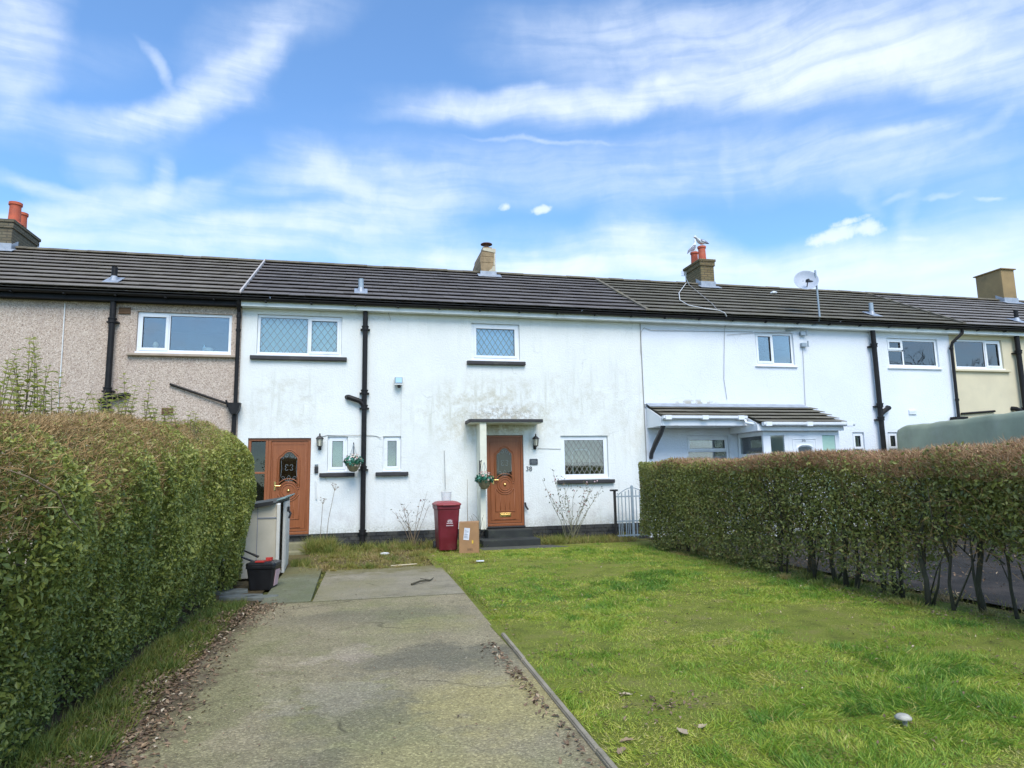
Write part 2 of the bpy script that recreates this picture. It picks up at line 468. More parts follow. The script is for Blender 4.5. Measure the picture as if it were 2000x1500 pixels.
def wall_white(name, col, stained):
    mt, nt = newmat(name)
    p = pos(nt)
    s = N(nt, 'ShaderNodeSeparateXYZ', {0: p})
    sx, sz = s.outputs[0], s.outputs[2]
    n1 = noise(nt, p, 1.2, 6.0, 0.6)
    c = RAMP(nt, n1, [(0.3, tuple(k * 0.93 for k in col)), (0.7, col)])
    fine = noise(nt, p, 26.0, 6.0, 0.65)
    bumpv = fine
    if stained:
        blot = noise(nt, p, 3.4, 12.0, 0.74)
        streak = noise(nt, p, 1.0, 7.0, 0.62, sc=(9.0, 1.0, 0.9))
        g = blob(nt, sx, sz, 3.1, 2.95, 2.4, 1.15, 1.0)
        for a in ((2.2, 3.1, 1.3, .9, .55), (1.2, 2.9, 1.1, .6, .35), (4.9, 3.3, 2.0, 1.0, .5), (6.2, 3.0, 0.9, 1.6, .4), (-1.5, 3.2, 1.1, .9, .55), (-1.9, 2.7, .6, .35, .35), (1.6, 1.6, 1.2, 1.1, .3), (6.8, 2.5, .35, 2.0, .4)):
            g = MATH(nt, 'MAXIMUM', g, blob(nt, sx, sz, *a))
        m1 = MATH(nt, 'MULTIPLY', g, SMOOTH(nt, blot, 0.40, 0.66))
        m2 = MATH(nt, 'MULTIPLY', g, SMOOTH(nt, streak, 0.45, 0.70, 0, 0.75))
        c = MIX(nt, MATH(nt, 'MULTIPLY', MATH(nt, 'MAXIMUM', m1, m2), 0.78), c, (0.50, 0.46, 0.33, 1))
        c = MIX(nt, MATH(nt, 'MULTIPLY', SMOOTH(nt, streak, 0.52, 0.75), 0.16), c, (0.45, 0.50, 0.42, 1))
        # flaking render above the door canopy
        fl = MATH(nt, 'MULTIPLY', blob(nt, sx, sz, 3.35, 2.85, 1.05, .42), SMOOTH(nt, noise(nt, p, 9.0, 8.0, 0.7), 0.42, 0.60))
        c = MIX(nt, MATH(nt, 'MULTIPLY', fl, 0.75), c, (0.46, 0.40, 0.30, 1))
        bumpv = MATH(nt, 'SUBTRACT', bumpv, MATH(nt, 'MULTIPLY', fl, 1.2))
        # splash-back dirt along the foot of the wall
        ft = MATH(nt, 'MULTIPLY', SMOOTH(nt, sz, 1.25, 0.35), SMOOTH(nt, blot, 0.42, 0.68))
        c = MIX(nt, MATH(nt, 'MULTIPLY', ft, 0.55), c, (0.50, 0.47, 0.45, 1))
        ft = MATH(nt, 'MULTIPLY', SMOOTH(nt, sz, .62, 0.34), SMOOTH(nt, fine, 0.35, 0.65))
        c = MIX(nt, MATH(nt, 'MULTIPLY', ft, 0.6), c, (0.40, 0.40, 0.30, 1))
    else:
        c = MIX(nt, SMOOTH(nt, noise(nt, p, 3.0, 9.0, 0.7), 0.62, 0.8, 0, 0.15), c, (0.5, 0.5, 0.45, 1))
        fl = MATH(nt, 'MULTIPLY', blob(nt, sx, sz, 8.3, 3.25, .75, .12), SMOOTH(nt, noise(nt, p, 6.0, 5.0, 0.6), 0.47, 0.55))
        c = MIX(nt, fl, c, (0.50, 0.47, 0.40, 1))
    cwv = N(nt, 'ShaderNodeVectorMath', {0: p, 1: N(nt, 'ShaderNodeVectorMath', {0: N(nt, 'ShaderNodeTexNoise', {'Vector': p, 'Scale': 1.6, 'Detail': 6.0}).outputs['Color'], 1: (.7, .7, .7)}, operation='MULTIPLY').outputs[0]}, operation='ADD').outputs[0]
    cr = N(nt, 'ShaderNodeTexVoronoi', {'Vector': cwv, 'Scale': 0.7}, feature='DISTANCE_TO_EDGE').outputs[0]
    crk = MATH(nt, 'MULTIPLY', SMOOTH(nt, cr, 0.010, 0.002), SMOOTH(nt, noise(nt, p, 0.8, 2.0), 0.54, 0.64))
    c = MIX(nt, MATH(nt, 'MULTIPLY', crk, 0.28 if stained else 0.12), c, (.30, .30, .27, 1))
    hair = noise(nt, p, 110.0, 3.0, 0.6)
    bumpv = MATH(nt, 'ADD', bumpv, MATH(nt, 'MULTIPLY', hair, 0.35))
    finish(nt, c, 0.85, bump=bumpv, bstr=0.5, bdist=0.025, spec=0.2)
    return mt


def pebbledash(name):
    mt, nt = newmat(name)
    p = pos(nt)
    vo = N(nt, 'ShaderNodeTexVoronoi', {'Vector': p, 'Scale': 62.0})
    r1 = N(nt, 'ShaderNodeSeparateColor', {0: vo.outputs['Color']}).outputs[0]
    c = RAMP(nt, r1, [(0.0, (.30, .225, .175)), (0.3, (.50, .39, .31)), (0.75, (.58, .47, .38)), (1.0, (.72, .61, .51))])
    c = MIX(nt, SMOOTH(nt, noise(nt, p, 1.3, 7.0, 0.65, sc=(2.5, 1, .8)), 0.45, 0.72, 0, 0.35), c, (.30, .22, .19, 1))
    finish(nt, c, 0.85, bump=MATH(nt, 'MULTIPLY', vo.outputs['Distance'], -1.0), bstr=0.6, bdist=0.012, spec=0.3)
    return mt


def brickmat(name, c1, c2, mortar, bw=0.225, bh=0.075, lichen=None, lam=0.5, ms=0.012):
    mt, nt = newmat(name)
    p = pos(nt)
    s = N(nt, 'ShaderNodeSeparateXYZ', {0: p})
    v = N(nt, 'ShaderNodeCombineXYZ', {0: MATH(nt, 'ADD', s.outputs[0], s.outputs[1]), 1: s.outputs[2]}).outputs[0]
    b = N(nt, 'ShaderNodeTexBrick', {'Vector': v, 'Color1': c1, 'Color2': c2, 'Mortar': mortar, 'Scale': 1.0, 'Mortar Size': ms, 'Mortar Smooth': 0.2, 'Brick Width': bw, 'Row Height': bh})
    n1 = noise(nt, p, 7.0, 8.0, 0.7)
    c = MIX(nt, SMOOTH(nt, n1, 0.3, 0.8, 0.0, 0.5), b.outputs[0], (c1[0] * .5, c1[1] * .5, c1[2] * .5, 1))
    if lichen:
        c = MIX(nt, SMOOTH(nt, noise(nt, p, 4.0, 8.0, 0.7), 0.42, 0.65, 0, lam), c, (*lichen, 1))
    h = MATH(nt, 'ADD', MATH(nt, 'MULTIPLY', b.outputs[1], -1.0), MATH(nt, 'MULTIPLY', n1, 0.5))
    finish(nt, c, 0.9, bump=h, bstr=0.7, bdist=0.012, spec=0.25)
    return mt


def tilemat(name, c0, c1, moss, mamt):
    mt, nt = newmat(name)
    p = pos(nt)
    rnd = N(nt, 'ShaderNodeNewGeometry').outputs['Random Per Island']
    c = RAMP(nt, rnd, [(0.0, c0), (1.0, c1)])
    n1 = noise(nt, p, 2.0, 9.0, 0.7)
    c = MIX(nt, SMOOTH(nt, n1, 0.42, 0.70, 0, mamt), c, (*moss, 1))
    n2 = noise(nt, p, 30.0, 5.0, 0.7)
    c = MIX(nt, SMOOTH(nt, n2, 0.45, 0.7, 0, 0.45), c, (c0[0] * .5, c0[1] * .5, c0[2] * .5, 1))
    n3 = noise(nt, p, 9.0, 3.0, 0.6)
    c = MIX(nt, SMOOTH(nt, n3, 0.70, 0.76, 0, 0.5), c, (0.45, 0.44, 0.36, 1))
    finish(nt, c, 0.85, bump=n2, bstr=0.4, bdist=0.006, spec=0.25)
    return mt


def glassmat(name, tintc=(0.92, 0.97, 0.96), k=1.9, add=0.06, wob=0.012):
    mt, nt = newmat(name)
    fr = N(nt, 'ShaderNodeFresnel', {'IOR': 1.5}).outputs[0]
    f = MATH(nt, 'ADD', MATH(nt, 'MULTIPLY', fr, k), add, True)
    bn = N(nt, 'ShaderNodeBump', {'Strength': 0.25, 'Distance': wob, 'Height': noise(nt, pos(nt), 1.6, 1.0)})
    tr = N(nt, 'ShaderNodeBsdfTransparent', {'Color': tintc})
    gl = N(nt, 'ShaderNodeBsdfGlossy', {'Color': (1, 1, 1), 'Roughness': 0.015, 'Normal': bn.outputs[0]})
    sh = N(nt, 'ShaderNodeMixShader', {0: f, 1: tr.outputs[0], 2: gl.outputs[0]})
    N(nt, 'ShaderNodeOutputMaterial', {'Surface': sh.outputs[0]})
    return mt


def woodgrain(name, c0, c1):
    mt, nt = newmat(name)
    p = pos(nt)
    n1 = noise(nt, p, 1.0, 6.0, 0.65, sc=(60.0, 60.0, 2.5))
    n2 = noise(nt, p, 2.0, 4.0, 0.6)
    c = RAMP(nt, n1, [(0.3, c0), (0.7, c1)])
    c = MIX(nt, SMOOTH(nt, n2, 0.3, 0.8, 0, 0.25), c, (c0[0] * .7, c0[1] * .7, c0[2] * .7, 1))
    finish(nt, c, 0.38, bump=n1, bstr=0.12, bdist=0.004, spec=0.45)
    return mt


M = {}
M['wall_main'] = wall_white('stained_white_render', (.83, .84, .80), True)
M['wall_white'] = wall_white('clean_white_render', (.80, .83, .87), False)
M['wall_cream'] = plain('cream_render', (.66, .58, .40), 0.85, 0.06, 1.5, bstr=0.3, bscale=40, dirt=(.5, .45, .33), dirt_amt=.3)
M['pebble'] = pebbledash('pebbledash')
M['plinth'] = brickmat('black_painted_brick', (.030, .032, .034), (.055, .056, .055), (.02, .02, .02), 0.23, 0.085, (.13, .125, .10), 0.45)
M['brick_l'] = brickmat('chimney_brick_grey', (.16, .13, .085), (.22, .18, .12), (.10, .09, .07), lichen=(.15, .14, .09), lam=.4)
M['brick_r'] = brickmat('chimney_brick_buff', (.20, .145, .07), (.27, .20, .10), (.12, .10, .07), lichen=(.13, .12, .06), lam=.4)
M['stack_render'] = plain('crumbling_chimney_render', (.30, .215, .12), .9, .3, 5, bstr=.9, bscale=14, dirt=(.14, .09, .05), dirt_amt=.85)
M['stack_patch'] = plain('pale_render_patch', (.55, .49, .36), .9, .2, 6, bstr=.5, bscale=20)
M['stack_cream'] = plain('ochre_chimney_render', (.31, .215, .10), .9, .15, 2.2, bstr=.4, bscale=25, dirt=(.13, .11, .06), dirt_amt=.7)
M['tile_l'] = tilemat('roof_tile_brown', (.185, .160, .134), (.25, .22, .185), (.19, .17, .11), .4)
M['tile_m'] = tilemat('roof_tile_slate_grey', (.135, .120, .113), (.190, .172, .164), (.17, .15, .11), .35)
M['tile_w'] = tilemat('roof_tile_mossy', (.140, .126, .098), (.205, .185, .145), (.16, .15, .09), .45)
M['tile_c'] = tilemat('roof_tile_pale', (.20, .183, .166), (.285, .26, .24), (.20, .185, .14), .3)
M['ridge'] = plain('ridge_tile', (.14, .12, .085), .9, .35, 3, bstr=.4, bscale=30, dirt=(.24, .2, .1), dirt_amt=.5)
M['lead'] = plain('lead_flashing', (.34, .37, .41), .5, .2, 5, metal=.2)
M['mortar'] = plain('mortar_strip', (.5, .46, .43), .9, .2, 8)
M['black'] = plain('black_gloss_paint', (.012, .011, .011), .5, .3, 8, spec=.25, dirt=(.035, .03, .027), dirt_amt=.45)
M['blackmatt'] = plain('black_painted_sill', (.030, .027, .028), .6, .3, 9, dirt=(.10, .10, .08), dirt_amt=.5, bstr=.3)
M['upvc'] = plain('white_upvc', (.80, .82, .84), .32, .04, 4, dirt=(.6, .6, .55), dirt_amt=.25)
M['fascia'] = plain('white_fascia', (.76, .79, .76), .45, .08, 3, dirt=(.45, .47, .38), dirt_amt=.45)
M['fasciablack'] = plain('black_fascia', (.008, .008, .009), .55, .3, 5, spec=.2)
M['cream'] = plain('cream_painted_timber', (.74, .72, .58), .6, .1, 4, dirt=(.45, .42, .28), dirt_amt=.5)
M['sillbeige'] = plain('stone_sill', (.42, .33, .25), .8, .15, 6)
M['glass'] = glassmat('window_glass')
M['glassdark'] = glassmat('door_glass', (.30, .34, .33), .8, .025)
M['glassgreen'] = plain('obscured_green_glass', (.42, .62, .52), .25, .05, 3)
M['door'] = woodgrain('orange_oak_upvc', (.235, .072, .022), (.335, .112, .038))
M['brass'] = plain('polished_brass', (.75, .52, .20), .25, .1, 8, metal=1.0)
M['tracery'] = plain('etched_glass_tracery', (.24, .27, .27), .5, .1, 8)
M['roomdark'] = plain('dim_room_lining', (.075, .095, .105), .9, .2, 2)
M['blind'] = plain('pale_green_blind', (.70, .84, .77), .7, .06, 4)
M['blindblue'] = plain('pale_blue_blind', (.46, .70, .88), .7, .06, 4)
M['dimblind'] = plain('dim_teal_blind', (.17, .235, .235), .7, .1, 4)
M['curtain'] = plain('beige_net_curtain', (.60, .57, .44), .9, .1, 3)
M['leadcame'] = plain('lead_came', (.27, .32, .32), .5, .1, 8)
M['whitecame'] = plain('pale_lead_came', (.30, .30, .27), .5, .1, 8)
M['white'] = plain('white_plastic', (.78, .78, .76), .4, .05, 5)
M['grey'] = plain('grey_plastic', (.30, .34, .35), .45, .1, 5)
M['galv'] = plain('galvanised_steel', (.33, .39, .43), .5, .15, 8, metal=.3)
M['terracotta'] = plain('terracotta_pot', (.50, .105, .05), .7, .18, 6, dirt=(.55, .25, .15), dirt_amt=.3)
M['cable'] = plain('grey_cable', (.32, .31, .29), .6, .1, 8)
M['whitecable'] = plain('white_cable', (.72, .72, .70), .6, .1, 8)
M['binred'] = plain('maroon_bin_plastic', (.155, .012, .022), .42, .18, 5, dirt=(.20, .10, .09), dirt_amt=.35)
M['binlid'] = plain('faded_red_lid_plastic', (.30, .045, .05), .45, .15, 5, dirt=(.4, .2, .18), dirt_amt=.3)
M['binwhite'] = plain('bin_print', (.62, .50, .50), .6, .1, 8)
M['rubber'] = plain('black_rubber', (.015, .015, .015), .6, .2, 8)
M['card'] = plain('cardboard', (.37, .205, .095), .8, .14, 5, bstr=.15, bscale=50, dirt=(.22, .12, .06), dirt_amt=.35)
M['cardprint'] = plain('brown_card_print', (.16, .09, .045), .8, .1, 8)
M['paper'] = plain('paper_label', (.72, .74, .80), .6, .05, 8)
M['ink'] = plain('grey_label_ink', (.22, .23, .27), .7, .1, 8)
M['tape'] = plain('yellow_sticker', (.75, .50, .05), .5, .1, 8)
M['shed'] = plain('beige_shed_plastic', (.50, .45, .35), .5, .08, 3, dirt=(.35, .32, .2), dirt_amt=.35)
M['shedside'] = plain('lit_side_shed_plastic', (.60, .58, .52), .5, .06, 3, dirt=(.4, .38, .28), dirt_amt=.3)  # paler than the front panels: the store's brighter lit side, put into the colour
M['lidcap'] = plain('teal_lid_cap', (.19, .27, .25), .6, .2, 5)
M['shedlid'] = plain('weathered_grey_green_lid', (.055, .062, .056), .6, .2, 5)
M['crate'] = plain('black_recycling_plastic', (.012, .012, .014), .4, .2, 6)
M['redplastic'] = plain('red_plastic', (.55, .05, .04), .45, .1, 8)
M['pink'] = plain('pink_sticker', (.60, .40, .42), .5, .1, 8)
M['stepdark'] = plain('dark_painted_step', (.026, .029, .026), .8, .35, 4, bstr=.4, bscale=30, dirt=(.07, .08, .05), dirt_amt=.5)
M['stonestep'] = plain('mossy_stone_step', (.22, .20, .115), .9, .25, 5, bstr=.5, bscale=30, dirt=(.12, .13, .05), dirt_amt=.6)
M['slab'] = plain('grey_paving_slab', (.15, .16, .14), .9, .2, 5, bstr=.4, bscale=40, dirt=(.10, .11, .06), dirt_amt=.5)
M['pave'] = plain('dark_mossy_paving', (.085, .085, .065), .9, .3, 5, bstr=.4, bscale=40, dirt=(.06, .075, .03), dirt_amt=.6)
M['kerb'] = plain('concrete_edging', (.30, .255, .18), .95, .2, 7, bstr=.7, bscale=70, dirt=(.12, .12, .06), dirt_amt=.6)
M['tarp'] = plain('green_tarpaulin', (.30, .335, .235), .6, .16, 1.6, bstr=.35, bscale=3.0, spec=.3, dirt=(.36, .38, .31), dirt_amt=.6)
M['basket'] = plain('wicker_basket', (.20, .17, .09), .8, .25, 12, bstr=.6, bscale=60)
M['slate'] = plain('slate_plaque', (.055, .065, .075), .6, .2, 8)
M['bracket'] = plain('dark_timber_bracket', (.045, .042, .045), .6, .2, 6)
M['iron'] = plain('wrought_iron', (.02, .018, .017), .45, .2, 8)
M['lampglass'] = plain('frosted_lantern_glass', (.55, .53, .42), .3, .1, 8)
M['bark'] = plain('hedge_bark', (.065, .056, .034), .9, .3, 9, bstr=.6, bscale=40, dirt=(.08, .09, .035), dirt_amt=.6)
M['stalk'] = plain('dry_stalk', (.21, .15, .09), .8, .2, 9)
M['rosestem'] = plain('rose_stem', (.20, .19, .11), .7, .2, 9)
M['gull_w'] = plain('white_feathers', (.75, .76, .78), .8, .06, 12)
M['gull_g'] = plain('grey_feathers', (.22, .23, .28), .8, .1, 12)
M['beak'] = plain('yellow_beak', (.6, .4, .05), .5, .1, 8)
M['chrome'] = plain('dish_grey', (.40, .44, .50), .5, .08, 4)
M['net'] = plain('bottle_white', (.7, .74, .76), .4, .05, 5)
M['stick'] = plain('bleached_stick', (.62, .52, .34), .8, .15, 9)
M['brickbit'] = plain('broken_orange_brick', (.42, .13, .05), .9, .2, 9, bstr=.5)
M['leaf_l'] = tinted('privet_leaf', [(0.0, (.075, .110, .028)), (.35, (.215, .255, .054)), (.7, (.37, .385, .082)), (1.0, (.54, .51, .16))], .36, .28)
M['leaf_r'] = tinted('olive_privet_leaf', [(0.0, (.090, .105, .032)), (.4, (.255, .265, .066)), (.75, (.38, .38, .098)), (1.0, (.54, .50, .18))], .38, .25)
M['leaf_s'] = tinted('young_shoot_leaf', [(0.0, (.28, .34, .07)), (1.0, (.58, .58, .15))], .45, .4)
M['twig'] = tinted('clipped_twig', [(0.0, (.16, .10, .04)), (.45, (.37, .225, .09)), (.8, (.52, .345, .155)), (1.0, (.62, .48, .27))], .8)
M['twig_r'] = tinted('russet_twig', [(0.0, (.17, .10, .05)), (.45, (.40, .225, .115)), (.8, (.54, .335, .19)), (1.0, (.62, .47, .30))], .8)
M['grass'] = tinted('lawn_grass', [(0.0, (.075, .185, .022)), (.3, (.19, .335, .034)), (.6, (.37, .445, .050)), (.85, (.50, .48, .09)), (1.0, (.58, .50, .20))], .5, .25)
M['rough'] = tinted('rough_grass', [(0.0, (.09, .14, .025)), (.4, (.20, .225, .04)), (.7, (.34, .28, .075)), (1.0, (.42, .30, .15))], .6, .2)
M['dead'] = tinted('dead_leaf', [(0.0, (.085, .058, .038)), (.5, (.23, .15, .09)), (.8, (.42, .30, .18)), (1.0, (.62, .53, .38))], .8, .1)
M['basketleaf'] = tinted('artificial_leaf', [(0.0, (.01, .07, .04)), (.6, (.03, .19, .11)), (1.0, (.12, .34, .25))], .4, .1)
M['petal'] = tinted('pale_petal', [(0.0, (.55, .30, .25)), (1.0, (.72, .62, .52))], .6, .2)
M['roseleaf'] = tinted('rose_leaf', [(0.0, (.05, .075, .03)), (.7, (.11, .12, .05)), (1.0, (.26, .07, .06))], .5, .15)


# ------------------------------------------------------------------ ground, lawn, drives
def ground_mat():
    mt, nt = newmat('rough_ground')
    p = pos(nt)
    c = RAMP(nt, noise(nt, p, 0.8, 9.0, 0.65), [(0.3, (.07, .075, .03)), (0.55, (.11, .115, .035)), (0.75, (.13, .10, .055))])
    finish(nt, c, 0.95, bump=noise(nt, p, 12.0, 6.0, 0.7), bstr=0.6, bdist=0.03, spec=0.1)
    return mt


def soil_mat(name, cols, scale=3.0, far=None):
    mt, nt = newmat(name)
    p = pos(nt)
    n1 = noise(nt, p, scale, 9.0, 0.7)
    c = RAMP(nt, n1, [(0.3, cols[0]), (0.5, cols[1]), (0.7, cols[2])])
    n2 = noise(nt, p, 45.0, 6.0, 0.7)
    c = MIX(nt, SMOOTH(nt, n2, 0.4, 0.7, 0, 0.5), c, tuple(k * .5 for k in cols[0]) + (1,))
    finish(nt, c, 0.95, bump=MATH(nt, 'ADD', n2, n1), bstr=0.8, bdist=0.03, spec=0.1)
    return mt


def concrete(name, base, moss, dark, smooth=False):
    mt, nt = newmat(name)
    p = pos(nt)
    s = N(nt, 'ShaderNodeSeparateXYZ', {0: p})
    big = noise(nt, p, 0.55, 6.0, 0.6, sc=(1.0, .7, 1))
    mid = noise(nt, p, 2.3, 8.0, 0.68)
    c = RAMP(nt, mid, [(0.25, tuple(k * .72 for k in base)), (0.5, base), (0.75, tuple(k * 1.22 for k in base))])
    c = MIX(nt, SMOOTH(nt, big, 0.42, 0.62, 0, 0.75), c, (*moss, 1))
    # damp dark patches across the slab, pink worn patch, yellow moss on the near right
    wob = MATH(nt, 'MULTIPLY', MATH(nt, 'SUBTRACT', mid, 0.5), 1.6)
    wx, wy = MATH(nt, 'ADD', s.outputs[0], wob), MATH(nt, 'ADD', s.outputs[1], wob)
    if not smooth:
        for (cx, cy, rx, ry, col, a) in ((0.75, 5.7, 1.0, .55, dark, .75), (0.0, 4.6, .55, .6, dark, .45), (0.2, 7.6, 1.3, .5, dark, .45), (-.2, 3.7, .35, .4, dark, .4),
                                         (0.0, 6.0, .35, .35, (.46, .37, .28), .5), (-.15, 4.9, .5, .5, (.42, .36, .27), .4),
                                         (.9, 4.5, .75, .75, (.42, .35, .14), .7), (.35, 3.5, .7, .6, (.42, .35, .16), .55), (-.9, 5.2, .4, 2.0, (.23, .22, .10), .6), (.8, 6.9, .6, .35, (.34, .30, .13), .5)):
            c = MIX(nt, blob(nt, wx, wy, cx, cy, rx, ry, a), c, (*col, 1))
    if not smooth:
        ed = SMOOTH(nt, MATH(nt, 'ADD', s.outputs[0], MATH(nt, 'MULTIPLY', MATH(nt, 'SUBTRACT', noise(nt, p, 3.2, 7.0, 0.7), 0.5), 1.1)), -0.92, -1.22)
        c = MIX(nt, MATH(nt, 'MULTIPLY', ed, 0.8), c, (.115, .085, .052, 1))
        jn = SMOOTH(nt, MATH(nt, 'ABSOLUTE', MATH(nt, 'SUBTRACT', s.outputs[1], 8.66)), 0.05, 0.0)
        c = MIX(nt, MATH(nt, 'MULTIPLY', jn, 0.7), c, (.07, .07, .035, 1))
    else:
        ed = SMOOTH(nt, MATH(nt, 'ADD', s.outputs[1], MATH(nt, 'MULTIPLY', MATH(nt, 'SUBTRACT', noise(nt, p, 3.0, 7.0, 0.7), 0.5), 2.2)), 10.6, 11.5)
        c = MIX(nt, MATH(nt, 'MULTIPLY', ed, 0.8), c, (.19, .165, .06, 1))
    vo = N(nt, 'ShaderNodeTexVoronoi', {'Vector': p, 'Scale': 95.0 if not smooth else 160.0})
    r1 = N(nt, 'ShaderNodeSeparateColor', {0: vo.outputs['Color']}).outputs[0]
    spk = RAMP(nt, r1, [(0.0, .38), (0.5, .85), (0.85, 1.15), (1.0, 1.9)])
    c = MIX(nt, 0.55 if not smooth else 0.30, c, MIX(nt, 1.0, c, spk, 'MULTIPLY'))
    # hairline cracks and worn blotches
    cw = N(nt, 'ShaderNodeVectorMath', {0: p, 1: N(nt, 'ShaderNodeVectorMath', {0: N(nt, 'ShaderNodeTexNoise', {'Vector': p, 'Scale': 2.0, 'Detail': 5.0}).outputs['Color'], 1: (.5, .5, .5)}, operation='MULTIPLY').outputs[0]}, operation='ADD').outputs[0]
    cr = N(nt, 'ShaderNodeTexVoronoi', {'Vector': cw, 'Scale': 0.55}, feature='DISTANCE_TO_EDGE').outputs[0]
    crk = MATH(nt, 'MULTIPLY', SMOOTH(nt, cr, 0.012, 0.002), SMOOTH(nt, noise(nt, p, 1.1, 2.0), 0.48, 0.6))
    c = MIX(nt, MATH(nt, 'MULTIPLY', crk, 0.5), c, (.045, .04, .025, 1))
    c = MIX(nt, SMOOTH(nt, noise(nt, p, 6.0, 10.0, 0.75), 0.54, 0.68, 0, 0.45), c, tuple(k * .5 for k in base) + (1,))
    c = MIX(nt, SMOOTH(nt, noise(nt, p, 5.1, 10.0, 0.75), 0.56, 0.70, 0, 0.45), c, tuple(k * 1.5 for k in base) + (1,))
    pits = noise(nt, p, 38.0, 6.0, 0.7)
    c = MIX(nt, SMOOTH(nt, pits, 0.52, 0.72, 0, 0.55), c, tuple(k * .35 for k in base) + (1,))
    finish(nt, c, 0.92, bump=MATH(nt, 'ADD', MATH(nt, 'MULTIPLY', vo.outputs[0], -0.8), pits), bstr=0.55, bdist=0.008, spec=0.2)
    return mt


def asphalt(name):
    mt, nt = newmat(name)
    p = pos(nt)
    c = RAMP(nt, noise(nt, p, 70.0, 4.0, 0.7), [(0.3, (.020, .019, .018)), (0.6, (.045, .042, .039)), (0.8, (.13, .12, .105))])
    c = MIX(nt, SMOOTH(nt, noise(nt, p, 1.5, 8.0, 0.7), 0.45, 0.7, 0, 0.5), c, (.11, .09, .075, 1))
    finish(nt, c, 0.8, bump=noise(nt, p, 70.0, 4.0, 0.7), bstr=0.8, bdist=0.012, spec=0.12)
    return mt


def sheet(name, x0, x1, y0, y1, z, mat, nx=1, ny=1, amp=0.0, seed=1):
    xs, ys = np.linspace(x0, x1, nx + 1), np.linspace(y0, y1, ny + 1)
    X, Y = np.meshgrid(xs, ys)
    P = np.stack([X.ravel(), Y.ravel(), np.zeros(X.size)], 1)
    P[:, 2] = z + (vnoise(P, 2.2, seed) * amp if amp else 0)
    i = np.arange((nx + 1) * ny).reshape(ny, nx + 1)[:, :nx].ravel()
    F = np.stack([i, i + 1, i + nx + 2, i + nx + 1], 1)
    return np_mesh(name, P, F, mat, smooth=amp > 0)


tag(sheet('ground', -3000, 3000, -3000, 3000, -0.03, ground_mat(), 8, 8), kind='structure')
LAWN_SOIL = soil_mat('lawn_soil', [(.13, .145, .035), (.23, .26, .045), (.27, .24, .08)])
lawn = sheet('lawn', 1.30, 6.35, 0.5, 14.2, 0.012, LAWN_SOIL, 50, 140, 0.012)
tag(lawn, kind='structure')
tag(sheet('garden_bed', -2.6, 6.2, 11.55, 15.25, -0.012, soil_mat('bed_soil', [(.11, .08, .048), (.17, .135, .06), (.20, .17, .06)]), 60, 26, 0.015, 5), kind='structure')
tag(sheet('verge', -3.4, -1.20, 0.5, 11.5, -0.010, soil_mat('verge_soil', [(.08, .06, .035), (.13, .10, .05), (.18, .13, .08)]), 20, 80, 0.012, 6), kind='structure')
DR = concrete('drive_concrete', (.315, .265, .160), (.250, .245, .105), (.160, .148, .105))
SLAB = concrete('slab_concrete', (.315, .275, .19), (.27, .24, .125), (.17, .155, .11), True)
SLAB2 = concrete('green_slab_concrete', (.205, .205, .135), (.165, .18, .09), (.13, .14, .09), True)
drive = MB()
drive.prism_z([(1.10, -3), (1.235, 3.4), (1.30, 5.7), (1.365, 8.68), (-1.10, 8.68), (-1.27, 5.4), (-1.31, 4.2), (-1.42, -3)], -0.12, 0.018)
tag(drive.build('driveway', DR, fix=True), kind='structure')
tag(MB().prism_z([(1.37, 8.70), (1.41, 11.62), (.75, 11.68), (.1, 11.60), (-.45, 11.66), (-.50, 8.70)], -0.12, 0.014).build('drive_slab', SLAB), kind='structure')
tag(MB().prism_z([(-.52, 8.70), (-.54, 12.1), (-1.12, 12.2), (-1.10, 8.70)], -0.12, 0.024).build('side_path', SLAB2), kind='structure')
tag(MB().box(2.55, 4.9, 13.75, 14.30, -0.1, 0.010).build('doorstep_pavement', M['pave'], bevel=.01), kind='structure')
tag(sheet('neighbour_drive', 6.75, 17.5, -3, 15.1, 0.004, asphalt('asphalt'), 30, 60, 0.008, 8), kind='structure')


# ------------------------------------------------------------------ house builders
def wall_front(mb, x0, x1, z0, z1, y, holes, reveal=0.13):
    xs = sorted({x0, x1, *[h[0] for h in holes], *[h[1] for h in holes]})
    zs = sorted({z0, z1, *[h[2] for h in holes], *[h[3] for h in holes]})
    for i in range(len(xs) - 1):
        for j in range(len(zs) - 1):
            cx, cz = (xs[i] + xs[i + 1]) / 2, (zs[j] + zs[j + 1]) / 2
            if any(h[0] < cx < h[1] and h[2] < cz < h[3] for h in holes): continue
            mb.add([(xs[i], y, zs[j]), (xs[i + 1], y, zs[j]), (xs[i + 1], y, zs[j + 1]), (xs[i], y, zs[j + 1])], [(0, 1, 2, 3)])
    for (a, b, c, d) in holes:
        y2 = y + reveal
        mb.add([(a, y, c), (a, y2, c), (a, y2, d), (a, y, d)], [(0, 1, 2, 3)])
        mb.add([(b, y, c), (b, y, d), (b, y2, d), (b, y2, c)], [(0, 1, 2, 3)])
        mb.add([(a, y, d), (a, y2, d), (b, y2, d), (b, y, d)], [(0, 1, 2, 3)])
        mb.add([(a, y, c), (b, y, c), (b, y2, c), (a, y2, c)], [(0, 1, 2, 3)])


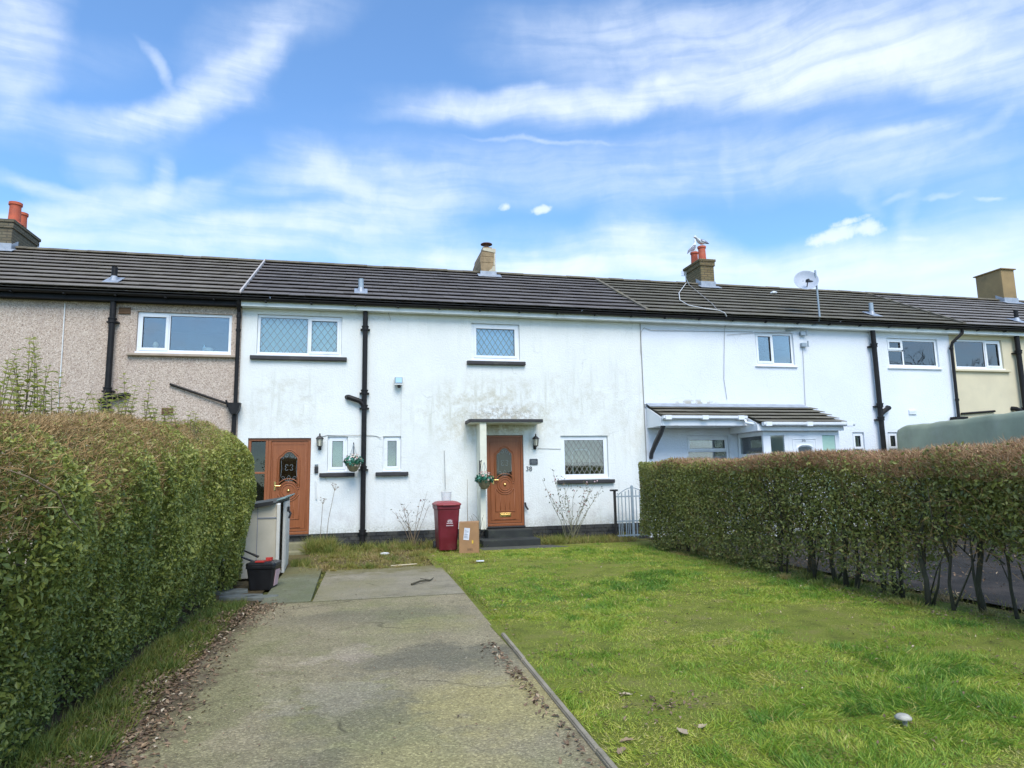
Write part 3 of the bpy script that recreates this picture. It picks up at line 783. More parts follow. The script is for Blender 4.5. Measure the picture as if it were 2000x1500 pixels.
def house(label, x0, x1, y, holes, wmat, z0=0.34):
    h = empty('terraced_house', ((x0 + x1) / 2, y, 0), label, 'house', 'houses of the terrace')
    mb = MB()
    wall_front(mb, x0, x1, z0, 5.43, y, holes)
    e = 0.003
    mb.add([(x0 + e, y, -.1), (x0 + e, 22, -.1), (x0 + e, 22, 5.43), (x0 + e, y, 5.43)], [(0, 1, 2, 3)])
    mb.add([(x1 - e, y, -.1), (x1 - e, 22, -.1), (x1 - e, 22, 5.43), (x1 - e, y, 5.43)], [(0, 1, 2, 3)])
    mb.add([(x0, 22, -.1), (x1, 22, -.1), (x1, 22, 5.43), (x0, 22, 5.43)], [(0, 1, 2, 3)])
    mb.build('wall', wmat, h, fix=False)
    # dim inside: upstairs floor and a partition set back from the windows
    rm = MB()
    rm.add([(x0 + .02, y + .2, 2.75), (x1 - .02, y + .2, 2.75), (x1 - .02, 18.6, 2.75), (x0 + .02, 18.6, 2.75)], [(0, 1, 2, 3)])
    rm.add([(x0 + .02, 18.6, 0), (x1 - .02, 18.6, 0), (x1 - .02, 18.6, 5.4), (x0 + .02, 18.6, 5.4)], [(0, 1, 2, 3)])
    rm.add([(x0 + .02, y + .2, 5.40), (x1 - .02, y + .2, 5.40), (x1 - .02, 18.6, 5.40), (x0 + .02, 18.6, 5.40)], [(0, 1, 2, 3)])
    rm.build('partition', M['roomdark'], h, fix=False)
    return h


def tiles(x0, x1, E, Rr, n, w, name, mat, parent, seed):
    """interlocking concrete tiles, each its own shell with a drip lip, laid in broken bond"""
    g = random.Random(seed)
    L = math.hypot(Rr[0] - E[0], Rr[1] - E[1])
    sy, sz = (Rr[0] - E[0]) / L, (Rr[1] - E[1]) / L
    ny, nz_ = -sz, sy
    gauge = L / n
    mb = MB()

    def pt(x, s, h): return (x, E[0] + sy * s + ny * h, E[1] + sz * s + nz_ * h)
    for i in range(n):
        x = x0 - (w / 2 if i % 2 else 0)
        while x < x1 - 0.01:
            a, b = max(x, x0), min(x + w, x1) - 0.004
            if b - a > 0.02:
                j = g.uniform(-.003, .003); k = g.uniform(-.004, .003)
                s0, s1 = i * gauge - .02 + k, (i + 1) * gauge + .03
                hi, lo = .062 + j, .010 + j * .3
                p = [pt(a, s0, hi - .014), pt(b, s0, hi - .014), pt(b, s0 + .12, hi - .046), pt(a, s0 + .12, hi - .046),
                     pt(a, s0, hi), pt(b, s0, hi), pt(b, s1, lo), pt(a, s1, lo)]
                mb.add(p, [(4, 5, 6, 7), (0, 1, 5, 4), (0, 3, 2, 1), (1, 2, 6, 5), (3, 0, 4, 7)])
            x += w
    mb.add([pt(x0, -.01, -.012), pt(x1, -.01, -.012), pt(x1, L, -.012), pt(x0, L, -.012)], [(0, 1, 2, 3)])
    return mb.build(name, mat, parent, fix=False)


EAVE, RIDGE = (14.93, 5.485), (18.5, 7.37)


def roof(h, x0, x1, mat, fmat, seed, gut=True):
    r = tiles(x0 + .004, x1 - .004, EAVE, RIDGE, 10, 0.33, 'roof', mat, h, seed)
    bk = MB()
    bk.add([(x0 + .004, RIDGE[0], RIDGE[1] - .01), (x1 - .004, RIDGE[0], RIDGE[1] - .01), (x1 - .004, 22.3, 5.37), (x0 + .004, 22.3, 5.37)], [(0, 1, 2, 3)])
    bk.build('rear_slope', mat, r, fix=False)
    rd = MB()
    x = x0 + .004
    g = random.Random(seed)
    while x < x1 - .05:
        b = min(x + .45, x1 - .004)
        dz = g.uniform(-.008, .008)
        pts = [(RIDGE[0] + .13 * math.cos(t) * 1.15, RIDGE[1] + .005 + dz + .085 * math.sin(t)) for t in [k * math.pi / 8 for k in range(9)]]
        rd.prism_x(pts, x, b - .0015)
        x = b
    rd.build('ridge_cap', M['ridge'], r)
    fb = MB()
    fb.box(x0 + .003, x1 - .003, 15.02, 15.045, 5.27, 5.43)
    fb.box(x0 + .003, x1 - .003, 15.045, 15.225, 5.275, 5.295)
    fb.build('fascia', fmat, h, bevel=.004)
    if gut:
        gt = MB()
        prof = [(14.955 + .058 * math.cos(t), 5.425 + .058 * math.sin(t)) for t in [math.pi + k * math.pi / 8 for k in range(9)]]
        inner = [(14.955 + .050 * math.cos(t), 5.425 + .050 * math.sin(t)) for t in [2 * math.pi - k * math.pi / 8 for k in range(9)]]
        gt.prism_x(prof + inner, x0 + .003, x1 - .003)
        x = x0 + .5
        while x < x1:
            gt.box(x, x + .035, 14.89, 15.02, 5.352, 5.372)
            x += .95
        gt.build('gutter', M['black'], h)
    return r


def window(h, x0, x1, z0, z1, y, lights, t=.06, glass='glass', lead=None, sill=None, name='window', diam=(.145, .20), set_in=.045):
    """uPVC window. lights: (x0,x1,z0,z1 in fractions of the opening, opening sash?)"""
    f = MB()
    ya, yb = y + set_in, y + set_in + .07
    f.ring(x0 + .004, x1 - .004, z0 + .004, z1 - .004, t, ya, yb)
    W_, H_ = x1 - x0, z1 - z0
    panes = []
    us = sorted({l[0] for l in lights} | {l[1] for l in lights})
    for (a, b, c, d, op) in lights:
        xa, xb, za, zb = x0 + a * W_, x0 + b * W_, z0 + c * H_, z0 + d * H_
        xa += t if a == 0 else t * .35; xb -= t if b == 1 else t * .35
        za += t if c == 0 else t * .35; zb -= t if d == 1 else t * .35
        if b < 1: f.box(xb, xb + t * .7, ya + .003, yb - .003, za, zb)
        if d < 1: f.box(xa, xb, ya + .003, yb - .003, zb, zb + t * .7)
        if op:
            f.ring(xa - .012, xb + .012, za - .012, zb + .012, .058, ya - .018, ya + .002)
            xa += .046; xb -= .046; za += .046; zb -= .046
        panes.append((xa, xb, za, zb))
    # drip sill moulding of the frame
    f.box(x0 - .01, x1 + .01, y - .02, ya + .02, z0 - .025, z0 + .012)
    w = f.build(name, M['upvc'], h, bevel=.005)
    for (xa, xb, za, zb) in panes:
        MB().box(xa - .008, xb + .008, ya + .024, ya + .032, za - .008, zb + .008).build('pane', M[glass], w)
        gk = MB().ring(xa - .006, xb + .006, za - .006, zb + .006, .012, ya + .012, ya + .026)
        gk.build('gasket', M['rubber'], w)
        if lead:
            lm = MB(); dx, dz = diam; sl = dz / dx
            yq = ya + .020
            for sg in (1, -1):
                k = -60
                while k < 60:
                    # line z = zc + sg*sl*(x - xc) + k*dz
                    xc, zc = (xa + xb) / 2, (za + zb) / 2
                    f0 = lambda x: zc + sg * sl * (x - xc) + k * dz
                    xs_ = sorted([xa, xb, xc + (za - zc - k * dz) / (sg * sl), xc + (zb - zc - k * dz) / (sg * sl)])[1:3]
                    mx = (xs_[0] + xs_[1]) / 2
                    if xs_[1] - xs_[0] > .01 and za <= f0(mx) <= zb and xa <= mx <= xb:
                        lm.tube([(xs_[0], yq + .002 * sg, f0(xs_[0])), (xs_[1], yq + .002 * sg, f0(xs_[1]))], .0055, 4)
                    k += 1
            lm.build('leading', M[lead], w)
    if sill:
        mat_, ov, th, pr = sill
        MB().box(x0 - ov, x1 + ov, y - pr, y + .03, z0 - .03 - th, z0 - .028).build('sill', M[mat_], w, bevel=.012)
    return w, panes


def door(h, x0, x1, z0, z1, y, side=None, letter=False, hand=-1):
    """orange oak composite door with arched etched glass, round medallion and moulded panels"""
    W_ = x1 - x0; H_ = z1 - z0

    def U(p): return x0 + (p - 742) / 326 * W_

    def Z(p): return z1 - (p - 220) / 775 * H_
    k = W_ / 326
    ya = y + .04
    f = MB().ring(x0 + .003, x1 - .003, z0 + .003, z1 - .003, .058, ya, ya + .08)
    if side is not None:
        f.ring(side + .003, x0 + .002, z0 + .003, z1 - .003, .058, ya + .001, ya + .079)
        for q in (.36, .66):
            zz = z1 - q * H_
            f.box(side + .06, x0 - .055, ya + .004, ya + .07, zz - .022, zz + .022)
    d = f.build('door', M['door'], h, bevel=.006)
    yl = ya + .022
    lf = MB().box(x0 + .062, x1 - .062, yl, yl + .045, z0 + .07, z1 - .062).build('leaf', M['door'], d, bevel=.004)
    if side is not None:
        for a, b in ((.03, .36), (.36, .66), (.66, .97)):
            MB().box(side + .055, x0 - .05, ya + .03, ya + .036, z1 - b * H_ + .015, z1 - a * H_ - .015).build('side_glass', M['glassdark'], d)
    cx, cz, rr = U(903), Z(645), 66 * k
    arc = [(cx + rr * 1.12 * math.cos(a), cz + rr * 1.12 * math.sin(a)) for a in [R(40 + 100 * i / 12) for i in range(13)]]   # right to left over the top
    top = [(828, 392), (838, 378), (855, 365), (868, 345), (885, 333), (903, 329), (920, 333), (936, 345), (948, 362), (960, 372), (968, 392)]
    outline = [(U(a), Z(b)) for a, b in top] + [(U(968), Z(604))] + arc + [(U(828), Z(604))]
    MB().prism(outline, yl - .006, yl + .004).build('glass', M['glassdark'], d)
    mo = MB()
    yq = yl - .006

    def line(pts, r=.011, closed=False): mo.tube([(a, yq + .004, b) for a, b in pts], r, 6, closed=closed)
    line(outline, .010, True)
    big = [(814, 398), (822, 372), (848, 352), (862, 334), (882, 320), (903, 315), (924, 320), (943, 334), (956, 350), (978, 366), (984, 398)]
    arc2 = [(cx + rr * 1.42 * math.cos(a), cz + rr * 1.42 * math.sin(a)) for a in [R(35 + 110 * i / 14) for i in range(15)]]
    line([(U(984), Z(632)), (U(962), Z(632))], .012); line([(U(844), Z(632)), (U(820), Z(632))], .012)
    line([(U(a), Z(b)) for a, b in big] + [(U(984), Z(616)), (U(962), Z(616))] + arc2 + [(U(844), Z(616)), (U(816), Z(616))], .012, True)
    arc3 = [(cx + rr * 1.25 * math.cos(a), cz + rr * 1.25 * math.sin(a)) for a in [R(205 + 130 * i / 14) for i in range(15)]]
    line([(U(820), Z(680))] + arc3 + [(U(985), Z(680)), (U(985), Z(872)), (U(820), Z(872))], .012, True)
    for g in (862, 903, 944): line([(U(g), Z(735)), (U(g), Z(862))], .005)
    line([(U(808), Z(938)), (U(998), Z(938))], .011)
    line([(U(775), Z(272)), (U(1028), Z(272)), (U(1032), Z(945)), (U(780), Z(945))], .007, True)
    mo.build('moulding', M['door'], d, smooth=True)
    me = MB()
    for q, r_ in ((1.0, .012), (.72, .010)):
        me.tube([(cx + rr * q * math.cos(a), yq + .002, cz + rr * q * math.sin(a)) for a in [2 * math.pi * i / 28 for i in range(28)]], r_, 6, closed=True)
    me.build('medallion', M['door'], d, smooth=True)
    bs = MB().lathe([(.001, -.03), (.022, -.026), (.034, -.012), (.04, .002), (.001, .004)], (cx, yl, cz), 18, 'y')
    bs.build('knocker', M['brass'], d, smooth=True)
    # etched scrollwork
    tr = MB(); ty = yl - .009

    def curl(ax, az, r0, turns, a0, sg, n=18):
        tr.tube([(ax + sg * r0 * (1 - i / n * .8) * math.cos(a0 + turns * 6.28 * i / n), ty, az + r0 * (1 - i / n * .8) * math.sin(a0 + turns * 6.28 * i / n)) for i in range(n)], .0032, 4)
    for sg in (1, -1):
        tr.tube([(cx + sg * (18 + q) * k, ty, Z(w)) for q, w in ((-11, 443), (-4, 437), (6, 437), (11, 443), (9, 453), (0, 459), (9, 465), (11, 474), (6, 481), (-4, 481), (-11, 475))], .0045, 4)
        curl(cx + sg * 42 * k, Z(545), 16 * k, 1.0, 0.4, sg); curl(cx + sg * 22 * k, Z(552), 18 * k, .8, 2.6, sg); curl(cx + sg * 50 * k, Z(385), 14 * k, .9, -.6, sg)
        curl(cx + sg * 24 * k, Z(365), 17 * k, .8, 2.0, sg)
        tr.tube([(cx + sg * 60 * k, ty, Z(400)), (cx + sg * 55 * k, ty, Z(470)), (cx + sg * 61 * k, ty, Z(530))], .0032, 4)
        tr.tube([(cx, ty, Z(575)), (cx + sg * 14 * k, ty, Z(540)), (cx, ty, Z(520))], .0032, 4)
    tr.build('tracery', M['tracery'], d)
    hx = U(800) if hand < 0 else U(1005)
    hd = MB()
    hd.box(hx - .018, hx + .018, yl - .012, yl, Z(640), Z(570))
    hd.tube([(hx, yl - .01, Z(604)), (hx, yl - .055, Z(604)), (hx + .02, yl - .06, Z(604)), (hx + .115, yl - .056, Z(604))], .010, 8)
    hd.build('handle', M['brass'], d, smooth=False)
    if letter:
        lb = MB().box(U(855), U(952), yl - .012, yl + .002, Z(916), Z(884))
        lb.box(U(862), U(945), yl - .018, yl - .011, Z(911), Z(895)).build('letterbox', M['brass'], d, bevel=.004)
    MB().box((side or x0) - .005, x1 + .005, y - .05, y + .05, z0 - .03, z0 + .002).build('threshold', M['blackmatt'], d, bevel=.006)
    return d


def vpipe(h, x, y, z0, z1, r, collars=(), name='soil_pipe', extra=None, mat='black'):
    mb = MB().tube([(x, y, z0), (x, y, z1)], r, 12)
    for c in collars:
        mb.lathe([(r * 1.0, -.05), (r * 1.28, -.045), (r * 1.28, .03), (r * 1.45, .032), (r * 1.45, .055), (r * 1.0, .06)], (x, y, c), 14)
        mb.box(x - r * 1.9, x + r * 1.9, y + r * .2, D, c - .035, c - .005)
    if extra: extra(mb)
    return mb.build(name, M[mat], h, smooth=False)


def vent(h, px, py0, py1, hgt_mat, y=15.55):
    b = at(px, py0, y); t = at(px, py1, y)
    sl = (RIDGE[1] - EAVE[1]) / (RIDGE[0] - EAVE[0])
    zb = EAVE[1] + (y - EAVE[0]) * sl
    x = (b.x + t.x) / 2
    v = MB().tube([(x, y, zb - .05), (x, y, t.z)], .060, 12)
    o = v.build('vent_pipe', M[hgt_mat], h)
    sk = MB()
    sk.lathe([(.10, -.04), (.075, .04), (.060, .09)], (x, y, zb + .05), 14)
    e = .15
    sk.hexa([(x - e, y - .24, zb - .24 * sl + .062), (x + e, y - .24, zb - .24 * sl + .062), (x + e, y + .2, zb + .2 * sl + .062), (x - e, y + .2, zb + .2 * sl + .062),
             (x - e, y - .24, zb - .24 * sl + .07), (x + e, y - .24, zb - .24 * sl + .07), (x + e, y + .2, zb + .2 * sl + .07), (x - e, y + .2, zb + .2 * sl + .07)])
    sk.build('lead_slate', M['lead'], o)
    return o


def chimney(parent, x0, x1, y0, y1, zt, mat, cap, pots=(), corbel=True):
    sl = (RIDGE[1] - EAVE[1]) / (RIDGE[0] - EAVE[0])
    mb = MB().box(x0, x1, y0, y1, 6.4, zt - (.22 if corbel else 0))
    if corbel:
        mb.box(x0 - .03, x1 + .03, y0 - .03, y1 + .03, zt - .22, zt - .08)
        mb.box(x0 - .055, x1 + .055, y0 - .055, y1 + .055, zt - .08, zt)
    c = mb.build('chimney', M[mat], parent, bevel=.012)
    zf = EAVE[1] + (y0 - EAVE[0]) * sl
    fl = MB().box(x0 - .02, x1 + .02, y0 - .025, y0 - .001, zf - .1, zf + .22)
    fl.hexa([(x0 - .12, y0 - .20, zf - .20 * sl + .07), (x1 + .12, y0 - .20, zf - .20 * sl + .07), (x1 + .12, y0 - .002, zf + .07), (x0 - .12, y0 - .002, zf + .07),
             (x0 - .12, y0 - .20, zf - .20 * sl + .08), (x1 + .12, y0 - .20, zf - .20 * sl + .08), (x1 + .12, y0 - .002, zf + .085), (x0 - .12, y0 - .002, zf + .085)])
    for sgx in (x0 - .022, x1 + .002):
        fl.hexa([(sgx, y0, zf - .05), (sgx + .02, y0, zf - .05), (sgx + .02, RIDGE[0], RIDGE[1]), (sgx, RIDGE[0], RIDGE[1]),
                 (sgx, y0, zf + .20), (sgx + .02, y0, zf + .20), (sgx + .02, RIDGE[0], RIDGE[1] + .22), (sgx, RIDGE[0], RIDGE[1] + .22)])
    fl.build('flashing', M['lead'], c)
    for (px_, py_, r_, hh) in pots:
        p = MB().lathe([(r_ * 1.02, -.02), (r_ * .98, .06), (r_ * .90, hh * .75), (r_ * .92, hh * .86), (r_ * 1.08, hh * .88), (r_ * 1.08, hh), (r_ * .85, hh), (r_ * .8, hh - .1)], (px_, py_, zt), 20)
        p.lathe([(r_ * 1.5, -.01), (r_ * 1.35, .03), (r_ * 1.0, .07)], (px_, py_, zt), 14)
        p.build('chimney_pot', M['terracotta'], c, smooth=False)
    return c


def cable(h, pts, r=.006, mat='cable', name='cable'):
    return MB().tube(pts, r, 5).build(name, M[mat], h)


# ------------------------------------------------------------------ the pebbledashed house on the left
YL = D - .02
hl = house('beige pebbledashed terraced house with black gutter, left of the stained white one', -14.0, -2.50, YL, [(-4.58, -2.70, 4.23, 5.11)], M['pebble'], -.05)
rl = roof(hl, -14.0, -2.50, M['tile_l'], M['fasciablack'], 3)
w, _ = window(hl, -4.58, -2.70, 4.23, 5.11, YL, [(0, .33, 0, 1, True), (.33, 1, 0, 1, False)], sill=('sillbeige', .14, .055, .09))
vpipe(hl, at(221, 600, 15.1).x, 15.1, 0, 5.40, .060, [4.86, 3.40, 3.02],
      extra=lambda mb: mb.tube([(-5.16, 15.1, 3.15), (-5.02, 15.1, 3.24), (-4.86, 15.12, 3.27), (-4.70, 15.12, 3.30), (-4.66, 15.24, 3.31)], .058, 12))
hop = at(466, 800, 15.1)


def hopper(mb):
    x, z = -2.56, hop.z
    mb.prism([(x - .13, z + .14), (x + .13, z + .14), (x + .10, z - .02), (x + .05, z - .10), (x - .05, z - .10), (x - .10, z - .02)], 15.0, 15.18)
    mb.tube([(x - .13, 15.09, z + .05), (x - .17, 15.09, z + .20)], .022, 6)


mbp = MB().tube([(-2.55, 14.97, 5.40), (-2.55, 15.0, 5.30), (-2.55, 15.13, 5.15), (-2.55, 15.13, hop.z)], .042, 10)
mbp.tube([(-2.56, 15.13, hop.z - .05), (-2.58, 15.13, 0)], .048, 10)
for c in (5.05, 4.75):
    mbp.lathe([(.044, -.03), (.055, -.025), (.055, .03), (.044, .035)], (-2.55, 15.13, c), 10)
hopper(mbp)
mbp.build('downpipe', M['black'], hl)
a_, b_ = at(332, 750, 15.17), at(458, 793, 15.14)
MB().tube([a_, b_], .026, 8).build('waste_pipe', M['black'], hl)
cable(hl, [at(127, 592, 15.19), at(121, 690, 15.19), at(110, 850, 15.19)], .012, 'whitecable')
for q in ((244, 607), (327, 803)):
    c = at(q[0], q[1], 15.2)
    v = MB().box(c.x - .11, c.x + .11, 15.185, 15.215, c.z - .07, c.z + .07)
    for k in range(4): v.box(c.x - .10, c.x + .10, 15.175, 15.186, c.z - .055 + k * .033, c.z - .04 + k * .033)
    v.build('air_vent', M['cardprint'], hl)
vent(hl, 223, 563, 522, 'black')
p1, p2 = at(28, 430, 18.55), at(46, 432, 19.2)
chimney(hl, -9.25, -8.42, 18.2, 19.55, 8.05, 'brick_l', None, [(p1.x, 18.55, .14, .57), (p2.x - .05, 19.2, .135, .55)])
# lead / mortar strip between the two roofs
sl_ = (RIDGE[1] - EAVE[1]) / (RIDGE[0] - EAVE[0])
MB().hexa([(-2.52, EAVE[0] - .03, EAVE[1] + .03), (-2.485, EAVE[0] - .03, EAVE[1] + .03), (-2.485, RIDGE[0], RIDGE[1] + .03), (-2.52, RIDGE[0], RIDGE[1] + .03),
           (-2.52, EAVE[0] - .03, EAVE[1] + .095), (-2.485, EAVE[0] - .03, EAVE[1] + .095), (-2.485, RIDGE[0], RIDGE[1] + .12), (-2.52, RIDGE[0], RIDGE[1] + .12)]).build('verge_strip', M['mortar'], rl)

# ------------------------------------------------------------------ number 38: the stained white house
WIN1, WIN2, WIN3 = (-2.18, -.37, 4.24, 5.15), (2.60, 3.77, 4.23, 5.12), (4.73, 5.92, 1.42, 2.44)
SW1, SW2 = (-.63, -.20, 1.67, 2.44), (.57, .97, 1.67, 2.44)
DO1, DO2 = (-2.28, -.98, .34, 2.41), (2.93, 3.81, .37, 2.46)
hm = house('stained white rendered terraced house with two orange-brown doors, in the middle', -2.50, 6.905, D, [WIN1, WIN2, WIN3, SW1, SW2, DO1, DO2], M['wall_main'])
rm_ = roof(hm, -2.50, 6.95, M['tile_m'], M['fascia'], 5)
pl = MB()
pl.box(-2.49, -2.30, 15.21, 15.40, -.1, .345); pl.box(-.96, 2.60, 15.205, 15.40, -.1, .345); pl.box(-2.30, -.96, 15.215, 15.4, -.1, .31)
pl.box(4.30, 6.90, 15.205, 15.40, -.1, .345); pl.box(2.60, 4.30, 15.215, 15.4, -.1, .33)
pl.build('plinth', M['plinth'], hm, bevel=.012)
SB = ('blackmatt', .12, .085, .085)
w1, pn = window(hm, *WIN1, D, [(0, .60, 0, 1, False), (.60, 1, 0, 1, True)], lead='leadcame', sill=SB)
for i, (a, b, c, d) in enumerate(pn):
    bl = MB()
    if i == 0:
        x = a - .04
        while x < b + .03:
            bl.hexa([(x, D + .17, c - .05), (x + .086, D + .21, c - .05), (x + .086, D + .213, c - .05), (x, D + .173, c - .05),
                     (x, D + .17, d + .05), (x + .086, D + .21, d + .05), (x + .086, D + .213, d + .05), (x, D + .173, d + .05)])
            x += .088
    else:
        bl.box(a - .06, b + .06, D + .15, D + .155, c - .06, d + .06)
    bl.build('blind', M['blind'], w1)
w2, pn = window(hm, *WIN2, D, [(0, 1, 0, 1, True)], lead='leadcame', sill=SB, diam=(.135, .21), t=.075)
a, b, c, d = pn[0]
MB().box(a - .06, b + .06, D + .15, D + .155, c - .06, d + .06).build('blind', M['blindblue'], w2)
w3, pn = window(hm, *WIN3, D, [(0, 1, 0, 1, False)], lead='whitecame', sill=SB, diam=(.125, .19), t=.10)
a, b, c, d = pn[0]
cu = MB()
n = 46
for k in range(n):
    x0_, x1_ = a - .1 + (b - a + .2) * k / n, a - .1 + (b - a + .2) * (k + 1) / n
    y0_, y1_ = D + .55 + .025 * math.sin(k * 1.1), D + .55 + .025 * math.sin((k + 1) * 1.1)
    cu.add([(x0_, y0_, c + .30), (x1_, y1_, c + .30), (x1_, y1_, d + .1), (x0_, y0_, d + .1)], [(0, 1, 2, 3)])
cu.build('net_curtain', M['curtain'], w3, fix=False)
for q in (SW1, SW2):
    wq, pn = window(hm, *q, D, [(0, 1, 0, 1, True)], sill=('blackmatt', .16, .085, .085), t=.055)
    a, b, c, d = pn[0]
    MB().box(a - .06, b + .06, D + .25, D + .255, c - .06, d + .06).build('blind', M['dimblind'], wq)
door(hm, -1.87, DO1[1], DO1[2], DO1[3], D, side=DO1[0])
door(hm, *DO2, D, letter=True)
vpipe(hm, .145, 15.13, 0.0, 5.33, .056, [4.88, 3.42, 3.08, 1.72, .35],
      extra=lambda mb: mb.tube([(.145, 15.13, 3.12), (.05, 15.13, 3.22), (-.06, 15.13, 3.26), (-.20, 15.14, 3.31), (-.235, 15.25, 3.32)], .056, 12))
vent(hm, 705, 583, 545, 'galv')
# short canopy over the right-hand door and the timber screen beside it
cn = MB().box(2.47, 4.13, 14.68, 15.225, 2.70, 2.765).build('door_canopy', M['cream'], hm, bevel=.004)
ed = MB().box(2.455, 4.145, 14.655, 14.68, 2.715, 2.785).box(2.43, 2.47, 14.68, 15.225, 2.715, 2.785).box(4.13, 4.15, 14.68, 15.225, 2.715, 2.785)
ed.box(2.47, 4.13, 14.68, 15.225, 2.766, 2.79).build('felt_edge', M['blackmatt'], cn, bevel=.006)
mo_ = MB()
g = random.Random(4)
for k in range(70):
    x = g.uniform(2.5, 4.1); y = g.uniform(15.0, 15.2); r_ = g.uniform(.015, .045)
    mo_.lathe([(r_, 0), (r_ * .8, r_ * .5), (r_ * .2, r_ * .8)], (x, y, 2.785), 6, rot=g.random())
tag(mo_.build('moss', plain('moss', (.10, .10, .04), .95, .3, 20), cn), kind='stuff')
sc = MB()
sc.box(2.68, 2.83, 14.70, 14.745, 1.24, 2.70).box(2.68, 2.80, 14.70, 14.745, .35, 1.24)
sc.box(2.69, 2.72, 14.745, 15.225, .35, 2.70)
sc.build('porch_screen', M['cream'], hm, bevel=.006)
# steps
st = MB().box(2.64, 3.92, 14.28, 14.78, -.05, .155).build('door_step', M['stepdark'], hm, bevel=.02)
MB().box(2.86, 3.88, 14.78, 15.2, -.05, .325).build('upper_step', M['stepdark'], st, bevel=.02)
ss = MB().box(-2.2, -.97, 14.86, 15.20, -.05, .20).box(-2.2, -.97, 14.55, 14.86, -.05, .055)
ss.build('door_step', M['stonestep'], hm, bevel=.02)
# render joint against the neighbour, cables clipped to the wall
cable(hm, [(6.90, 15.215, 5.25), (6.905, 15.215, 3.2), (6.90, 15.215, .35)], .012, 'cable', 'joint_bead')
cable(hm, [at(626, 853, 15.22), at(640, 850, 15.22), at(690, 850, 15.20), at(720, 850, 15.21), at(736, 852, 15.22), at(745, 856, 15.2)], .006)
cable(hm, [at(1050, 876, 15.22), at(1095, 877, 15.22)], .005)
cable(hm, [at(784, 757, 15.22), at(783, 850, 15.22)], .006, 'whitecable')
cable(hm, [at(713, 660, 15.2), at(712, 700, 15.19), at(713, 790, 15.2), at(707, 850, 15.2)], .005)
cable(hm, [at(758, 610, 15.2), at(761, 618, 15.1), at(763, 626, 15.16)], .005)
cable(hm, [at(616, 940, 15.2), at(618, 975, 15.2)], .014, 'whitecable', 'cable_cover')
cable(hm, [at(868, 880, 15.2), at(870, 955, 15.19)], .006, 'cable')
# rendered stack with its cowl
cm_ = MB()
b0 = [(3.40, 18.15), (3.81, 18.15), (3.81, 19.5), (3.40, 19.5)]
prof = [(6.6, 0, 0), (7.35, 0, 0), (7.62, -.03, .01), (7.80, -.02, .0), (7.95, .03, .0), (8.06, .05, .01)]
for i in range(len(prof) - 1):
    (za, l0, r0), (zb, l1, r1) = prof[i], prof[i + 1]
    cm_.hexa([(3.40 + l0, 18.15, za), (3.81 + r0, 18.15, za), (3.81 + r0, 19.5, za), (3.40 + l0, 19.5, za),
              (3.40 + l1, 18.15, zb), (3.81 + r1, 18.15, zb), (3.81 + r1, 19.5, zb), (3.40 + l1, 19.5, zb)])
stk = cm_.build('chimney', M['stack_render'], hm, bevel=.015)
pt_ = MB()
pt_.prism([(3.60, 7.22), (3.82, 7.22), (3.82, 7.55), (3.74, 7.52), (3.70, 7.44), (3.62, 7.38)], 18.13, 18.16)
pt_.prism([(3.44, 7.98), (3.83, 7.92), (3.83, 8.05), (3.46, 8.05)], 18.135, 18.16)
pt_.prism([(3.76, 7.55), (3.82, 7.55), (3.82, 7.92), (3.78, 7.9)], 18.137, 18.16)
pt_.build('render_patch', M['stack_patch'], stk)
ct = MB().box(3.48, 3.76, 18.3, 18.62, 8.05, 8.15)
ct.build('pot_base', M['stack_render'], stk, bevel=.02)
cp_ = MB().lathe([(.07, -.02), (.07, .10), (.05, .10)], (3.62, 18.45, 8.15), 12)
cp_.lathe([(.02, .08), (.175, .115), (.165, .135), (.06, .17), (.01, .175)], (3.62, 18.45, 8.15), 16)
cp_.build('cowl', plain('rusty_cowl', (.12, .06, .05), .6, .3, 9), stk, smooth=False)
fl = MB().box(3.37, 3.84, 18.12, 18.149, 7.1, 7.36)
zf = EAVE[1] + (18.15 - EAVE[0]) * sl_
fl.hexa([(3.28, 17.93, zf - .22 * sl_ + .07), (3.95, 17.93, zf - .22 * sl_ + .07), (3.95, 18.13, zf + .07), (3.28, 18.13, zf + .07),
         (3.28, 17.93, zf - .22 * sl_ + .08), (3.95, 17.93, zf - .22 * sl_ + .08), (3.95, 18.13, zf + .09), (3.28, 18.13, zf + .09)])
fl.build('flashing', M['lead'], stk)

# ------------------------------------------------------------------ the clean white house with a lean-to porch
YW = D - .006
WR1, WR2 = (10.12, 11.27, 4.28, 5.15), (14.20, 15.89, 4.31, 5.12)
GW, SS1, SS2 = (8.00, 9.18, 1.30, 2.43), (12.84, 13.20, 1.45, 2.51), (13.95, 14.30, 1.45, 2.51)
hw = house('bright white rendered terraced house with a tiled lean-to porch, right of the stained one', 6.905, 16.30, YW, [WR1, WR2, GW, SS1, SS2], M['wall_white'], -.05)
rw = roof(hw, 6.95, 16.55, M['tile_w'], M['fascia'], 8)
WS = ('upvc', .05, .03, .05)
window(hw, *WR1, YW, [(0, .47, 0, 1, True), (.47, 1, 0, 1, False)], sill=WS)
window(hw, *WR2, YW, [(0, .32, .58, 1, True), (0, .32, 0, .58, False), (.32, 1, 0, 1, False)], sill=WS, t=.065)
window(hw, *GW, YW, [(0, 1, .66, 1, True), (0, 1, 0, .66, False)])
window(hw, *SS1, YW, [(0, 1, .58, 1, True), (0, 1, 0, .58, False)], t=.05)
window(hw, *SS2, YW, [(0, 1, .58, 1, True), (0, 1, 0, .58, False)], t=.05)
